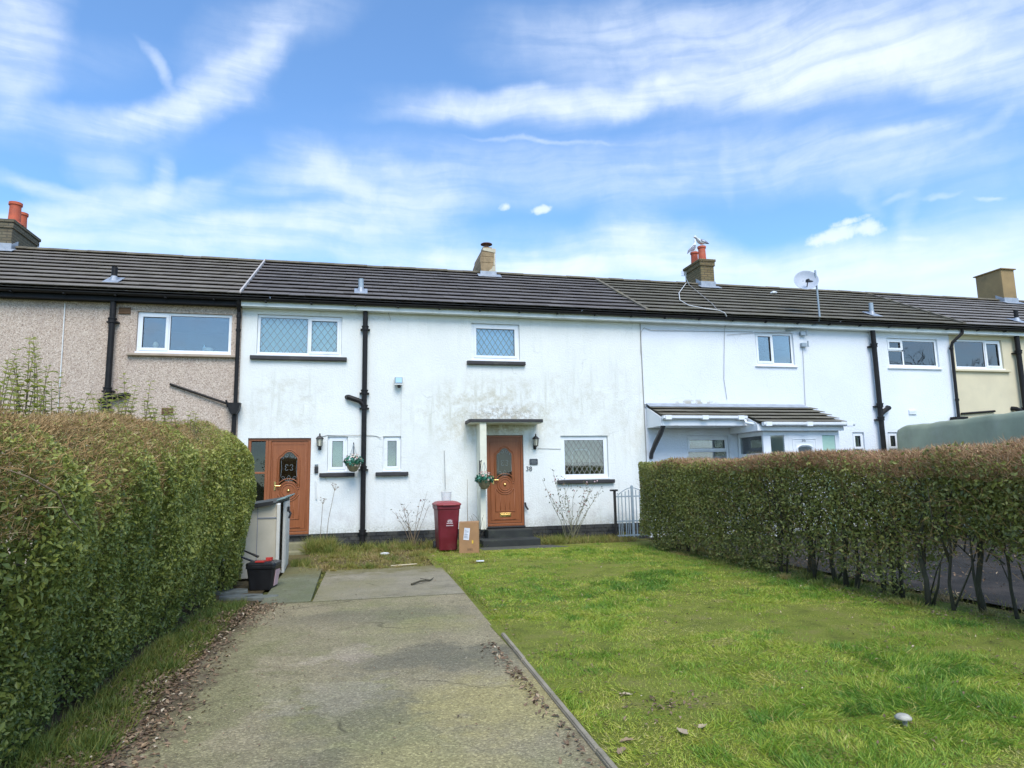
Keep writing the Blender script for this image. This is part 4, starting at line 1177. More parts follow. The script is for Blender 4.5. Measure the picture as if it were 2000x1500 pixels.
# mortar bedded verge between the roofs
MB().hexa([(6.93, EAVE[0] - .02, EAVE[1] + .03), (7.03, EAVE[0] - .02, EAVE[1] + .03), (7.03, RIDGE[0], RIDGE[1]), (6.93, RIDGE[0], RIDGE[1]),
           (6.93, EAVE[0] - .02, EAVE[1] + .085), (7.03, EAVE[0] - .02, EAVE[1] + .08), (7.03, RIDGE[0], RIDGE[1] + .085), (6.93, RIDGE[0], RIDGE[1] + .09)]).build('verge_strip', M['ridge'], rw)
q1, q2 = at(1372, 512, 18.45), at(1357, 515, 18.95)
chimney(hw, 10.37, 10.83, 18.2, 19.2, 8.15, 'brick_r', None, [(q1.x, 18.45, .125, .50), (q2.x, 18.95, .12, .48)])
xs_ = at(1704, 642, 15.1).x
vpipe(hw, xs_, 15.1, 0, 5.33, .065, [4.86, 3.22, 2.86],
      extra=lambda mb: mb.tube([(xs_, 15.1, 2.98), (xs_ + .14, 15.1, 3.08), (xs_ + .30, 15.12, 3.16), (xs_ + .34, 15.22, 3.18)], .062, 12))
vent(hw, 1702, 621, 592, 'galv')
dp = MB().tube([(16.52, 14.96, 5.40), (16.52, 14.98, 5.27), (16.28, 15.10, 5.02), (16.26, 15.13, 4.9), (16.24, 15.13, 2.9)], .042, 10)
dp.box(16.02, 16.42, 15.0, 15.2, 2.72, 2.92).tube([(16.22, 15.13, 2.75), (16.22, 15.13, 0)], .045, 8)
for c in (4.85, 3.4): dp.lathe([(.044, -.03), (.055, -.025), (.055, .03), (.044, .035)], (16.25, 15.13, c), 10)
dp.build('downpipe', M['black'], hw)
# lean-to: tiled roof in two depths, white boards, glazed porch below
LZ, LS = 3.17, .41


def lz(y): return LZ - LS * (15.23 - y)


lt = tiles(6.99, 9.24, (14.42, lz(14.42)), (15.19, lz(15.19)), 3, .30, 'porch_roof', M['tile_w'], hw, 21)
t2 = tiles(9.24, 11.60, (13.93, lz(13.93)), (15.19, lz(15.19)), 5, .30, 'deep_roof', M['tile_w'], lt, 22)
MB().box(6.92, 11.36, 15.20, 15.222, 3.13, 3.22).hexa([(6.95, 14.98, lz(14.98) + .065), (11.40, 14.98, lz(14.98) + .065), (11.36, 15.20, lz(15.2) + .065), (6.95, 15.20, lz(15.2) + .065),
    (6.95, 14.98, lz(14.98) + .075), (11.40, 14.98, lz(14.98) + .075), (11.36, 15.20, lz(15.2) + .08), (6.95, 15.20, lz(15.2) + .08)]).build('flashing', M['lead'], lt)
bd = MB().box(6.98, 9.20, 14.40, 14.43, lz(14.42) - .22, lz(14.42) - .02)
bd.prism_x([(14.43, lz(14.42) - .22), (15.21, lz(14.42) - .22), (15.21, lz(15.21) - .02), (14.43, lz(14.43) - .02)], 6.955, 6.98)
bd.box(6.98, 9.4, 14.43, 15.21, lz(14.42) - .22, lz(14.42) - .205)
bd.box(9.20, 11.56, 13.98, 14.01, lz(13.93) - .17, lz(13.93) - .02)
bd.box(9.22, 11.54, 14.01, 15.21, lz(13.93) - .172, lz(13.93) - .155)
bd.prism_x([(14.01, lz(13.93) - .17), (15.21, lz(13.93) - .17), (15.21, lz(15.21) - .02), (14.01, lz(14.01) - .02)], 11.54, 11.565)
bd.prism_x([(14.01, lz(13.93) - .17), (15.21, lz(13.93) - .17), (15.21, lz(15.21) - .02), (14.01, lz(14.01) - .02)], 9.205, 9.22)
bd.build('bargeboard', M['upvc'], lt, bevel=.004)
gu = MB()
for (a, b, y) in ((6.96, 9.16, 14.34), (9.28, 11.78, 13.88)):
    z = lz(y + .08) - .02
    gu.prism_x([(y - .055, z + .03), (y + .055, z + .03), (y + .05, z - .03), (y + .02, z - .055), (y - .02, z - .055), (y - .05, z - .03)], a, b)
    for k in range(3): gu.box(a + .05 + k * (b - a - .3) / 2, a + .21 + k * (b - a - .3) / 2, y - .065, y + .06, z - .066, z + .036)
gu.tube([(9.10, 14.34, lz(14.42) - .08), (9.12, 14.30, lz(14.42) - .16), (9.30, 14.0, lz(14.0) - .07)], .035, 8)
gu.build('porch_gutter', M['upvc'], lt, bevel=.006)
ba, bb = at(1297, 838, 14.45), at(1270, 884, 15.2)
br_ = MB().tube([(7.02, 14.46, lz(14.42) - .22), (7.02, 14.62, 2.45), (7.02, 14.92, 2.22), (7.02, 15.16, 2.0), (7.02, 15.21, 1.88)], [.055, .06, .06, .05, .05], 6)
br_.build('timber_bracket', M['bracket'], lt)
# glazed porch body
PX0, PX1, PY = 9.42, 11.52, 14.12
ZT = lz(13.93) - .175
po = MB()
po.box(PX0, PX1, PY, PY + .06, ZT - .10, ZT)
po.box(PX0, PX0 + .06, PY + .06, 15.2, ZT - .10, ZT); po.box(PX1 - .06, PX1, PY + .06, 15.2, ZT - .10, ZT)
for x0_, x1_ in ((PX0, PX0 + .20), (9.99, 10.10), (10.96, 11.04), (PX1 - .12, PX1)):
    po.box(x0_, x1_, PY - .002, PY + .062, 0, ZT - .102)
po.box(PX0, PX0 + .05, 15.12, 15.2, 0, ZT - .1)
po.box(PX0 + .005, PX0 + .055, PY + .062, 15.12, 1.88, 1.95)
po.box(PX0 - .02, PX0 + .02, PY + .062, 15.2, 0, 1.05); po.box(PX1 - .06, PX1, PY + .06, 15.2, 0, ZT - .1)
pb = po.build('porch', M['upvc'], hw, bevel=.005)
MB().box(PX0 + .02, PX0 + .03, PY + .062, 15.12, 1.05, ZT - .1).build('side_glass', M['glass'], pb)
MB().box(PX0 + .2, 9.99, PY + .025, PY + .033, 0, ZT - .1).build('front_glass', M['glass'], pb)
MB().box(11.04, PX1 - .12, PY + .025, PY + .033, 0, ZT - .1).build('green_glass', M['glassgreen'], pb)
dl = MB().box(10.10, 10.96, PY - .006, PY + .05, .1, ZT - .102)
dl.ring(10.20, 10.86, .5, ZT - .17, .03, PY - .018, PY - .005); dl.ring(10.27, 10.79, .6, ZT - .24, .02, PY - .014, PY - .005)
pd = dl.build('door', M['upvc'], hw, bevel=.005)
zc_ = at(1572, 884, PY).z
ar = [(10.53 + .18 * math.cos(t), zc_ + .10 + .05 * math.sin(t)) for t in [k * math.pi / 10 for k in range(11)]]
MB().prism([(10.71, zc_ - .5)] + ar + [(10.35, zc_ - .5)], PY - .012, PY - .004).build('door_glass', M['roomdark'], pd)
ar2 = [(10.53 + .215 * math.cos(t), PY - .012, zc_ + .10 + .085 * math.sin(t)) for t in [k * math.pi / 10 for k in range(11)]]
MB().tube([(10.745, PY - .012, zc_ - .5)] + ar2 + [(10.315, PY - .012, zc_ - .5)], .02, 6).build('glass_bead', M['upvc'], pd)
text_36 = at(1574, 860, PY - .02)
# wires, cable boxes and pole clamps under the eaves
cable(hw, [at(1252, 690, 15.2), at(1252, 648, 15.2), at(1258, 640, 15.2), at(1266, 643, 15.2), at(1272, 645, 15.2), at(1470, 648, 15.21)], .006, 'cable')
cable(hw, [at(1420, 615, 15.0), at(1415, 645, 15.2), at(1414, 740, 15.2), at(1420, 780, 15.2)], .006)
cable(hw, [at(1420, 654, 15.2), at(1470, 650, 15.2), at(1545, 648, 15.2)], .005)
cable(hw, [at(1568, 680, 15.2), at(1573, 792, 15.2)], .006)
c_ = at(1783, 805, 15.2)
vv = MB().box(c_.x - .12, c_.x + .12, 15.19, 15.226, c_.z - .06, c_.z + .06)
for k in range(3): vv.box(c_.x - .11, c_.x + .11, 15.182, 15.191, c_.z - .045 + k * .035, c_.z - .03 + k * .035)
vv.build('air_vent', M['wall_white'], hw)

# ------------------------------------------------------------------ the cream house at the right edge
YC = D - .012
WC = (16.45, 18.13, 4.31, 5.16)
hc = house('cream rendered terraced house at the right edge, beyond the white one', 16.30, 28.0, YC, [WC], M['wall_cream'], -.05)
rc = roof(hc, 16.55, 28.0, M['tile_c'], M['fascia'], 12)
window(hc, *WC, YC, [(0, .65, 0, 1, False), (.65, 1, 0, 1, True)], sill=('wall_cream', .14, .06, .08))
ck = chimney(hc, 22.05, 22.62, 18.2, 19.2, 8.46, 'stack_cream', None, corbel=False)
MB().box(22.0, 22.67, 18.14, 19.26, 8.46, 8.50).build('coping', M['stack_cream'], ck, bevel=.01)
xc_ = at(1985, 655, 15.1).x
vpipe(hc, xc_, 15.1, 0, 5.33, .068, [4.8, 3.15],
      extra=lambda mb: mb.tube([(xc_, 15.1, 2.98), (xc_ - .15, 15.1, 3.08), (xc_ - .32, 15.12, 3.16), (xc_ - .36, 15.22, 3.18)], .062, 12))
vent(hc, 1985, 630, 606, 'black')
MB().tube([at(1878, 808, 15.18), at(1943, 803, 15.18)], .03, 8).build('waste_pipe', M['black'], hc)
MB().hexa([(16.53, EAVE[0] - .02, EAVE[1] + .03), (16.63, EAVE[0] - .02, EAVE[1] + .03), (16.63, RIDGE[0], RIDGE[1]), (16.53, RIDGE[0], RIDGE[1]),
           (16.53, EAVE[0] - .02, EAVE[1] + .085), (16.63, EAVE[0] - .02, EAVE[1] + .08), (16.63, RIDGE[0], RIDGE[1] + .085), (16.53, RIDGE[0], RIDGE[1] + .09)]).build('verge_strip', M['ridge'], rc)


# ------------------------------------------------------------------ things fixed to or standing by the houses
def text(body, size, depth, mat, parent, loc, name, rot=(math.pi / 2, 0, 0), world=True):
    c = bpy.data.curves.new(name, 'FONT')
    c.body = body; c.size = size; c.extrude = depth; c.align_x = 'CENTER'; c.align_y = 'CENTER'
    t = bpy.data.objects.new(name, c)
    COL.objects.link(t)
    bpy.context.view_layer.update()
    me = bpy.data.meshes.new_from_object(t.evaluated_get(bpy.context.evaluated_depsgraph_get()))
    bpy.data.objects.remove(t)
    me.transform(Matrix.Translation(loc) @ Matrix.Rotation(rot[2], 4, 'Z') @ Matrix.Rotation(rot[0], 4, 'X'))
    me.materials.clear(); me.materials.append(M[mat])
    o = bpy.data.objects.new(name, me)
    return link(o, parent, world)


def lantern(label):
    r = empty('wall_lantern', (0, 0, 0), label, 'wall lamp', 'black coach lanterns beside the doors')
    b = MB().box(-.035, .035, -.015, 0, -.20, -.06)
    b.tube([(0, -.01, -.16), (0, -.05, -.20), (0, -.11, -.19), (0, -.12, -.14)], .012, 8)
    b.tube([(0, -.02, -.09), (0, -.07, -.12), (0, -.10, -.165)], .008, 6)
    b.lathe([(.012, -.15), (.025, -.14), (.05, -.125), (.055, -.115)], (0, -.12, 0), 6)
    b.build('bracket', M['iron'], r, world=False)
    c = MB()
    for k in range(6):
        a = k * math.pi / 3
        c.tube([(.050 * math.cos(a), -.12 + .050 * math.sin(a), -.12), (.068 * math.cos(a), -.12 + .068 * math.sin(a), .04)], .006, 5)
    c.lathe([(.085, .035), (.083, .048), (.055, .085), (.022, .105), (.014, .12), (.020, .135), (.008, .16), (.002, .165)], (0, -.12, 0), 6)
    c.build('hood', M['iron'], r, world=False)
    MB().lathe([(.046, -.115), (.063, .038)], (0, -.12, 0), 6).build('lamp_glass', M['lampglass'], r, world=False)
    return r


text('36', .12, .004, 'ink', pd, (text_36.x - .06, PY - .010, text_36.z), 'number')


l1 = lantern('black coach lantern beside the left-hand orange-brown door')
l1.location = at(625, 862, D) + Vector((0, 0, .01))
l2 = copy_tree(l1)
l2['label'] = 'black coach lantern between the right-hand door and the lower window'
l2.location = at(1044, 861, D)


def basket(label, seed, s, pink):
    rng = np.random.default_rng(seed)
    r = empty('hanging_basket', (0, 0, 0), label, 'hanging basket', 'hanging baskets of artificial flowers')
    MB().lathe([(.03, -.17), (.08, -.15), (.125, -.08), (.15, 0), (.158, .0), (.158, .015), (.14, .015), (.12, -.02)], (0, 0, 0), 16).build('bowl', M['basket'], r, world=False)
    ch = MB()
    for k in range(3):
        a = k * 2.094 + .5
        ch.tube([(.15 * math.cos(a), .15 * math.sin(a), .01), (0, 0, .42)], .004, 4)
    ch.build('chain', M['galv'], r, world=False)
    n = 260
    d = unit(rng.normal(size=(n, 3)) * np.array([1, 1, .55]))
    rad = rng.uniform(.5, 1.0, n) ** .5
    P = d * np.array([.21, .19, .13]) * rad[:, None] + np.array([0, -.01, .05])
    V, F = leaves(P, d, rng.uniform(.05, .085, n), rng, .3, .6)
    np_mesh('foliage', V, F, M['basketleaf'], r, np.repeat(rng.random(n), 4), world=False)
    for k in range(18):
        d = unit(rng.normal(size=(1, 3)) + np.array([0, -.3, .9]))
        c = d * np.array([.2, .19, .17]) + np.array([0, -.01, .05])
        u = unit(np.cross(d, np.array([[.3, .2, .9]]))); w = np.cross(d, u)
        Vf, Ff = [c - d * .006], []
        for q in range(6):
            a = q * math.pi / 3
            Vf += [c + (u * math.cos(a) + w * math.sin(a)) * .030 + d * .010, c + (u * math.cos(a + .52) + w * math.sin(a + .52)) * .017 + d * .002]
        Ff = np.array([[0, 1 + i, 1 + (i + 1) % 12] for i in range(12)])
        np_mesh('flower', np.concatenate(Vf), Ff, M['petal'], r, np.full(13, min(1, rng.random() * pink + .2)), world=False)
    return r


bk1 = basket('basket of green leaves and white flowers hanging before the black soil pipe', 3, 1, .9)
bk1.location = at(690, 906, 14.85)
bk2 = basket('basket of green leaves and pink flowers hanging on the cream porch screen', 5, 1, .4)
bk2.location = at(946, 940, 14.48)


def hook(label, x, z, y0, y1):
    r = empty('basket_bracket', (x, y0, z), label, 'bracket', 'wrought iron basket brackets')
    MB().box(x - .012, x + .012, y0 - .012, y0, z - .32, z + .03).build('wall_strip', M['iron'], r)
    MB().tube([(x, y0 - .01, z), (x, y1, z + .01), (x, y1 - .015, z + .03)], .010, 6).tube([(x, y0 - .01, z - .28), (x, (y0 + y1) / 2, z - .12), (x, y1 + .03, z)], .007, 6).build('arm', M['iron'], r)
    return r


p_ = bk1.location; hook('iron bracket on the white wall above the basket by the soil pipe', p_.x, p_.z + .43, D, p_.y)
p_ = bk2.location; hook('iron bracket on the cream porch screen beside the right-hand door', p_.x - .06, p_.z + .43, 14.70, p_.y)

# security light
fl_ = at(778, 745, D)
r = empty('security_light', fl_, 'small grey floodlight with motion sensor, high on the stained wall', 'floodlight')
MB().box(fl_.x - .085, fl_.x + .085, 15.08, 15.19, fl_.z - .07, fl_.z + .08).box(fl_.x - .03, fl_.x + .03, 15.19, 15.23, fl_.z - .04, fl_.z + .04).build('housing', M['grey'], r, bevel=.01)
MB().box(fl_.x - .07, fl_.x + .07, 15.07, 15.082, fl_.z - .05, fl_.z + .065).build('lens', M['blindblue'], r)
MB().box(fl_.x - .09, fl_.x + .09, 15.06, 15.2, fl_.z - .098, fl_.z - .075).build('bracket', M['white'], r)
MB().lathe([(.03, -.16), (.042, -.14), (.035, -.10)], (fl_.x + .01, 15.12, fl_.z), 10).build('sensor', M['rubber'], r)

# house number, plaque, key safe, doorbell
nm = at(1033, 916, D)
t = text('38', .155, .006, 'slate', None, (nm.x, D - .008, nm.z), 'house_number')
tag(t, 'black house number 38 on the white wall right of the door', 'house number')
pq = at(1042, 902, D)
r = empty('name_plaque', pq, 'small slate name plaque under the right-hand lantern', 'plaque')
MB().prism([(pq.x - .10, pq.z - .055), (pq.x - .085, pq.z - .07), (pq.x + .085, pq.z - .07), (pq.x + .10, pq.z - .055), (pq.x + .10, pq.z + .055), (pq.x + .085, pq.z + .07), (pq.x - .085, pq.z + .07), (pq.x - .10, pq.z + .055)], D - .022, D - .001).build('plate', M['slate'], r, bevel=.004)
en = MB()
for k, wd in enumerate((.05, .065, .045)):
    x = pq.x - wd
    g = random.Random(k)
    while x < pq.x + wd:
        l = g.uniform(.012, .03)
        en.box(x, x + l, D - .025, D - .021, pq.z + .028 - k * .03, pq.z + .038 - k * .03); x += l + .01
en.build('engraving', M['tracery'], r)
ks = at(618, 915, D)
r = empty('key_safe', ks, 'small dark key safe on the white wall right of the left-hand door', 'key safe')
MB().box(ks.x - .04, ks.x + .04, D - .05, D - .001, ks.z - .10, ks.z + .045).build('body', M['iron'], r, bevel=.012)
MB().box(ks.x - .035, ks.x + .035, D - .045, D - .001, ks.z + .06, ks.z + .10).build('doorbell', M['grey'], r, bevel=.01)
tb = at(1029, 990, 15.15)
tag(MB().tube([(tb.x - .03, 15.18, tb.z + .10), (tb.x - .02, 15.16, tb.z + .02), (tb.x + .02, 15.12, tb.z - .06)], .022, 8).build('door_stay', M['rubber']), 'small black handle hanging low on the wall right of the door', 'handle')

# satellite dish on its pole
r = empty('satellite_dish', (11.92, 14.98, 5.2), 'grey satellite dish on a tall pole above the white house gutter', 'satellite dish')
a_ = [at(1535, 645, 15.2), at(1565, 640, 15.1), at(1598, 633, 15.0), at(1601, 620, 14.98), at(1592, 528, 14.98)]
MB().tube(a_, .026, 8).build('pole', M['galv'], r)
dc = at(1574, 550, 15.10)
dm = MB()
prof = [(.30 * k / 8, .075 * (k / 8) ** 2) for k in range(9)]
dm.lathe([(max(p, .001), h) for p, h in prof] + [(.31, .078), (.31, .072)] + [(max(.30 * k / 8, .001), .075 * (k / 8) ** 2 - .012) for k in range(8, -1, -1)], (0, 0, 0), 28)
dd = Vector((-.42, -.85, .35)).normalized()
dm.xform(Matrix.Translation(dc) @ dd.to_track_quat('Z', 'Y').to_matrix().to_4x4())
dm.build('dish', M['chrome'], r, smooth=True)
f0 = dc + dd * .26 + Vector((0, 0, -.12))
MB().tube([dc - Vector((0, 0, .22)) + dd * .05, f0], .014, 6).lathe([(.03, -.04), (.035, .04), (.02, .07)], f0, 10, 'y').build('feed_arm', M['iron'], r)
MB().tube([dc, dc + Vector((.08, -.06, 0)), a_[3] + (a_[4] - a_[3]) * .74], .028, 6).box(dc.x - .07, dc.x + .05, dc.y + .03, dc.y + .08, dc.z - .10, dc.z + .03).build('mount', M['iron'], r)
for q in ((1566, 652), (1568, 674)):
    c = at(q[0], q[1], 15.2)
    MB().box(c.x - .07, c.x + .07, 15.13, 15.22, c.z - .05, c.z + .05).tube([(c.x + .1, 15.12, c.z - .06), (c.x + .1, 15.12, c.z + .1)], .02, 6).build('pole_clamp', M['galv'], r)

# aerial and loose cables at the third chimney
ae = at(1338, 540, 18.3)
r = empty('roof_aerial', ae, 'small aerial strapped to the brick chimney of the white house', 'aerial')
MB().tube([ae + Vector((.14, 0, -.3)), ae + Vector((.02, 0, -.05)), ae + Vector((0, 0, .12))], .012, 5).build('mast', M['galv'], r)
am = MB()
for k in range(3): am.tube([ae + Vector((-.12, 0, .02 + .06 * k)), ae + Vector((.06, 0, .02 + .06 * k))], .01, 5)
am.build('elements', M['galv'], r)


def onroof(px, py, lift=.10):
    # point on the front roof slope along a line of sight
    u, v = (px - 1000) / 1300, (py - 750) / 1300
    d = Vector(ROT[0]) * u + Vector(ROT[1]) * v + Vector(ROT[2])
    k = (EAVE[1] + lift - sl_ * EAVE[0] - CAM_Z) / (d.z - sl_ * d.y)
    return Vector((d.x * k, d.y * k, d.z * k + CAM_Z))


tag(MB().tube([onroof(1340, 553), onroof(1326, 572), onroof(1328, 586), onroof(1345, 596), onroof(1375, 602), onroof(1405, 606), onroof(1416, 611), Vector((at(1419, 618, 14.86)))], .010, 5).build('roof_cable', M['whitecable']),
    'pale cable looping down the tiles from the brick chimney to the gutter', 'cable')
tag(MB().tube([onroof(1345, 555), onroof(1375, 580), onroof(1392, 594), onroof(1400, 604)], .008, 5).build('roof_cable', M['cable']), 'grey cable running straight down the tiles right of the looping pale one', 'cable')
tag(MB().lathe([(.08, 0), (.11, .02), (.10, .05), (.04, .08)], onroof(1511, 574, .06), 8).build('roof_debris', M['net']), 'small pale scrap lying on the mossy tiles left of the satellite dish', 'debris')


# ------------------------------------------------------------------ gulls on the pots
def gull(label, flip):
    r = empty('gull', (0, 0, 0), label, 'bird', 'gulls on the chimney pots')
    prof = [(-.24, .0, .012, .02), (-.19, .005, .035, .03), (-.10, .01, .07, .06), (0, .02, .085, .08), (.09, .05, .078, .08), (.15, .10, .055, .06), (.18, .15, .045, .048), (.215, .185, .05, .045), (.245, .19, .038, .035), (.265, .185, .012, .012)]
    n = 12
    mb = MB()
    for x, z, rz, ry in prof:
        for j in range(n):
            a = 2 * math.pi * j / n
            mb.v.append((x, ry * math.cos(a), z + rz * math.sin(a)))
    for i in range(len(prof) - 1):
        for j in range(n):
            mb.f.append((i * n + j, i * n + (j + 1) % n, (i + 1) * n + (j + 1) % n, (i + 1) * n + j)); mb.m.append(0)
    mb.f.append(tuple(range(n))); mb.m.append(0)
    mb.f.append(tuple(range((len(prof) - 1) * n, len(prof) * n))); mb.m.append(0)
    mb.build('body', M['gull_w'], r, smooth=True, world=False)
    for s in (1, -1):
        w = MB()
        pts = [(.10, .075, .07), (.06, .098, .03), (-.08, .085, -.01), (-.22, .045, -.03), (-.33, .015, -.05), (-.22, .03, .03), (-.08, .05, .075), (.04, .06, .10)]
        w.add([(x, y * s, z) for x, y, z in pts] + [(x, (y - .02) * s, z) for x, y, z in pts], [tuple(range(8)), tuple(range(15, 7, -1))] + [(i, (i + 1) % 8, (i + 1) % 8 + 8, i + 8) for i in range(8)])
        w.build('wing', M['gull_g'], r, world=False)
        MB().tube([(.0, .03 * s, -.05), (.0, .03 * s, -.13), (.04, .035 * s, -.135)], .007, 5).build('leg', M['beak'], r, world=False)
    MB().tube([(.255, 0, .185), (.29, 0, .180), (.305, 0, .170)], [.014, .010, .003], 6).build('beak', M['beak'], r, world=False)
    return r


g1 = gull('gull with tail raised to the right on the front orange pot', 1)
g1.location = (q1.x, 18.45, 8.15 + .50 + .135); g1.rotation_euler = (0, R(10), R(195))
g2 = copy_tree(g1)
g2['label'] = 'gull with tail drooping to the left on the rear orange pot'
g2.location = (q2.x - .02, 18.95, 8.15 + .48 + .135); g2.rotation_euler = (0, R(-32), R(10))

# ------------------------------------------------------------------ wheelie bin
bx = Vector((1.80, 13.78, 0))
r = empty('wheelie_bin', bx, 'maroon wheelie bin with a white emblem, left of the cardboard box', 'wheelie bin')


def loft(mb, secs):
    """secs: (z, [8-ish points x,y]) stacked sections"""
    n = len(secs[0][1])
    base = len(mb.v)
    for z, pts in secs:
        mb.v += [(x, y, z) for x, y in pts]
    for i in range(len(secs) - 1):
        for j in range(n):
            mb.f.append((base + i * n + j, base + i * n + (j + 1) % n, base + (i + 1) * n + (j + 1) % n, base + (i + 1) * n + j)); mb.m.append(0)
    mb.f.append(tuple(base + j for j in range(n))); mb.m.append(0)
    mb.f.append(tuple(base + (len(secs) - 1) * n + j for j in range(n))); mb.m.append(0)
    return mb


def rr(w, d, c, oy=0):
    return [(-w + c, -d + oy), (w - c, -d + oy), (w, -d + c + oy), (w, d - c + oy), (w - c, d + oy), (-w + c, d + oy), (-w, d - c + oy), (-w, -d + c + oy)]


bd_ = MB()
loft(bd_, [(.05, rr(.178, .19, .03, .02)), (.30, rr(.195, .215, .03, .01)), (.84, rr(.222, .255, .03)), (.86, rr(.222, .255, .03)), (.862, rr(.238, .27, .03)), (.93, rr(.240, .272, .03))])
bd_.box(-.235, .235, .27, .30, .88, .93)
for s in (-1, 1): bd_.box(s * .13 - .03, s * .13 + .03, .20, .27, .04, .25)
bd_.xform(Matrix.Rotation(R(4), 4, 'Z')).build('body', M['binred'], r, bevel=.008, world=False)
ld = MB()
loft(ld, [(.932, rr(.252, .285, .035, -.005)), (.965, rr(.255, .288, .035, -.005)), (.985, rr(.235, .265, .05, 0)), (1.01, rr(.20, .20, .05, .04)), (1.02, rr(.16, .13, .05, .06))])
for s in (-1, 1): ld.box(s * .17 - .035, s * .17 + .035, .24, .33, .94, .99)
ld.box(-.2, .2, .29, .32, .955, .98).box(-.14, .14, -.308, -.285, .935, .957)
ld.xform(Matrix.Rotation(R(4), 4, 'Z')).build('lid', M['binlid'], r, bevel=.008, world=False)
for s in (-1, 1):
    MB().lathe([(.03, -.028), (.10, -.025), (.105, -.01), (.105, .01), (.10, .025), (.03, .028)], (s * .215, .25, .105), 18, 'x').build('wheel', M['rubber'], r, world=False)
em = MB()
for k in range(7):
    a = R(-62 + k * 20.7 + 90)
    em.hexa([(.012 * math.cos(a) - .010 * math.sin(a) + .0, 0, .012 * math.sin(a) + .010 * math.cos(a)), (.06 * math.cos(a), 0, .06 * math.sin(a)), (.06 * math.cos(a), .004, .06 * math.sin(a)), (.012 * math.cos(a) - .010 * math.sin(a), .004, .012 * math.sin(a) + .010 * math.cos(a)),
             (.012 * math.cos(a) + .010 * math.sin(a), 0, .012 * math.sin(a) - .010 * math.cos(a)), (.045 * math.cos(a - .16), 0, .045 * math.sin(a - .16)), (.045 * math.cos(a - .16), .004, .045 * math.sin(a - .16)), (.012 * math.cos(a) + .010 * math.sin(a), .004, .012 * math.sin(a) - .010 * math.cos(a))])
em.box(-.055, .055, 0, .004, -.020, -.006)
for i in range(6): em.box(-.06 + i * .021, -.045 + i * .021, 0, .004, -.062, -.046)
# printed on the leaning front panel
em.xform(Matrix.Rotation(R(4), 4, 'Z') @ Matrix.Translation((.02, -.2375, .60)) @ Matrix.Rotation(R(4.2), 4, 'X') @ Matrix.Scale(1.15, 4))
em.build('emblem', M['binwhite'], r, world=False)

def milky(name):
    mt, nt = newmat(name)
    d = N(nt, 'ShaderNodeBsdfDiffuse', {'Color': (.75, .77, .76)})
    t = N(nt, 'ShaderNodeBsdfTransparent', {'Color': (.97, .97, .97)})
    sh = N(nt, 'ShaderNodeMixShader', {0: .7, 1: d.outputs[0], 2: t.outputs[0]})
    N(nt, 'ShaderNodeOutputMaterial', {'Surface': sh.outputs[0]})
    return mt


# ------------------------------------------------------------------ cardboard box
r = empty('cardboard_box', (2.21, 13.42, 0), 'brown cardboard box with a white label beside the maroon bin', 'box')
r.rotation_euler = (0, 0, R(-12))
w_, d_, h_ = .195, .17, .60
b = MB().box(-w_, w_, -d_, d_, .012, h_)
b.build('carton', M['card'], r, bevel=.006, world=False)
fp = MB()
fp.hexa([(-w_, -d_, h_ + .001), (w_, -d_, h_ + .001), (w_, 0, h_ + .02), (-w_, 0, h_ + .012), (-w_, -d_, h_ + .006), (w_, -d_, h_ + .006), (w_, 0, h_ + .026), (-w_, 0, h_ + .018)])
fp.hexa([(-w_, .004, h_ + .014), (w_, .004, h_ + .010), (w_, d_, h_ + .001), (-w_, d_, h_ + .001), (-w_, .004, h_ + .020), (w_, .004, h_ + .016), (w_, d_, h_ + .006), (-w_, d_, h_ + .006)])
fp.build('flap', M['card'], r, world=False)
lb = MB().box(-.055, .055, -.0025, 0, -.115, .115)
T = Matrix.Translation((-.045, -d_ - .001, .385)) @ Matrix.Rotation(R(6), 4, 'Y')
lb.xform(T).build('paper_label', M['paper'], r, world=False)
lt_ = MB()
g = random.Random(2)
for k in range(9):
    lt_.box(-.045, -.045 + g.uniform(.03, .09), -.004, -.002, .095 - k * .022, .095 - k * .022 + g.choice((.004, .006, .010)))
lt_.xform(T).build('print', M['ink'], r, world=False)
MB().box(.055, .085, -d_ - .003, -d_ - .0005, .20, .26).build('sticker', M['tape'], r, world=False)
pr_ = MB()
for k in range(4): pr_.box(-.03 + k * .026, -.012 + k * .026, -d_ - .002, -d_ - .0005, .075 + (k % 2) * .005, .105)
pr_.box(-.035, .075, -d_ - .002, -d_ - .0005, .058, .066)
for k in range(3): pr_.box(w_ + .0005, w_ + .002, -.12 + k * .05, -.09 + k * .05, .12 + k * .01, .15 + k * .01)
pr_.box(w_ + .0005, w_ + .002, -.09, -.02, .30, .36)
pr_.build('printed_marks', M['cardprint'], r, world=False)
sk_ = MB().tube([(-.02, .05, h_), (-.03, .05, h_ + .3), (-.02, .06, h_ + .85)], [.007, .006, .003], 5)
tag(sk_.xform(Matrix.Translation((2.21, 13.42, 0))).build('garden_cane', M['stalk']), 'thin dark cane standing upright behind the cardboard box', 'cane')
gl_ = MB().lathe([(.095, 0), (.11, .17), (.118, .18), (.108, .18), (.09, .01)], (bx.x + .02, bx.y + .16, 1.02), 16)
tag(gl_.build('plastic_tub', milky('clear_plastic_tub')), 'clear white plastic tub standing on the maroon bin lid', 'tub')

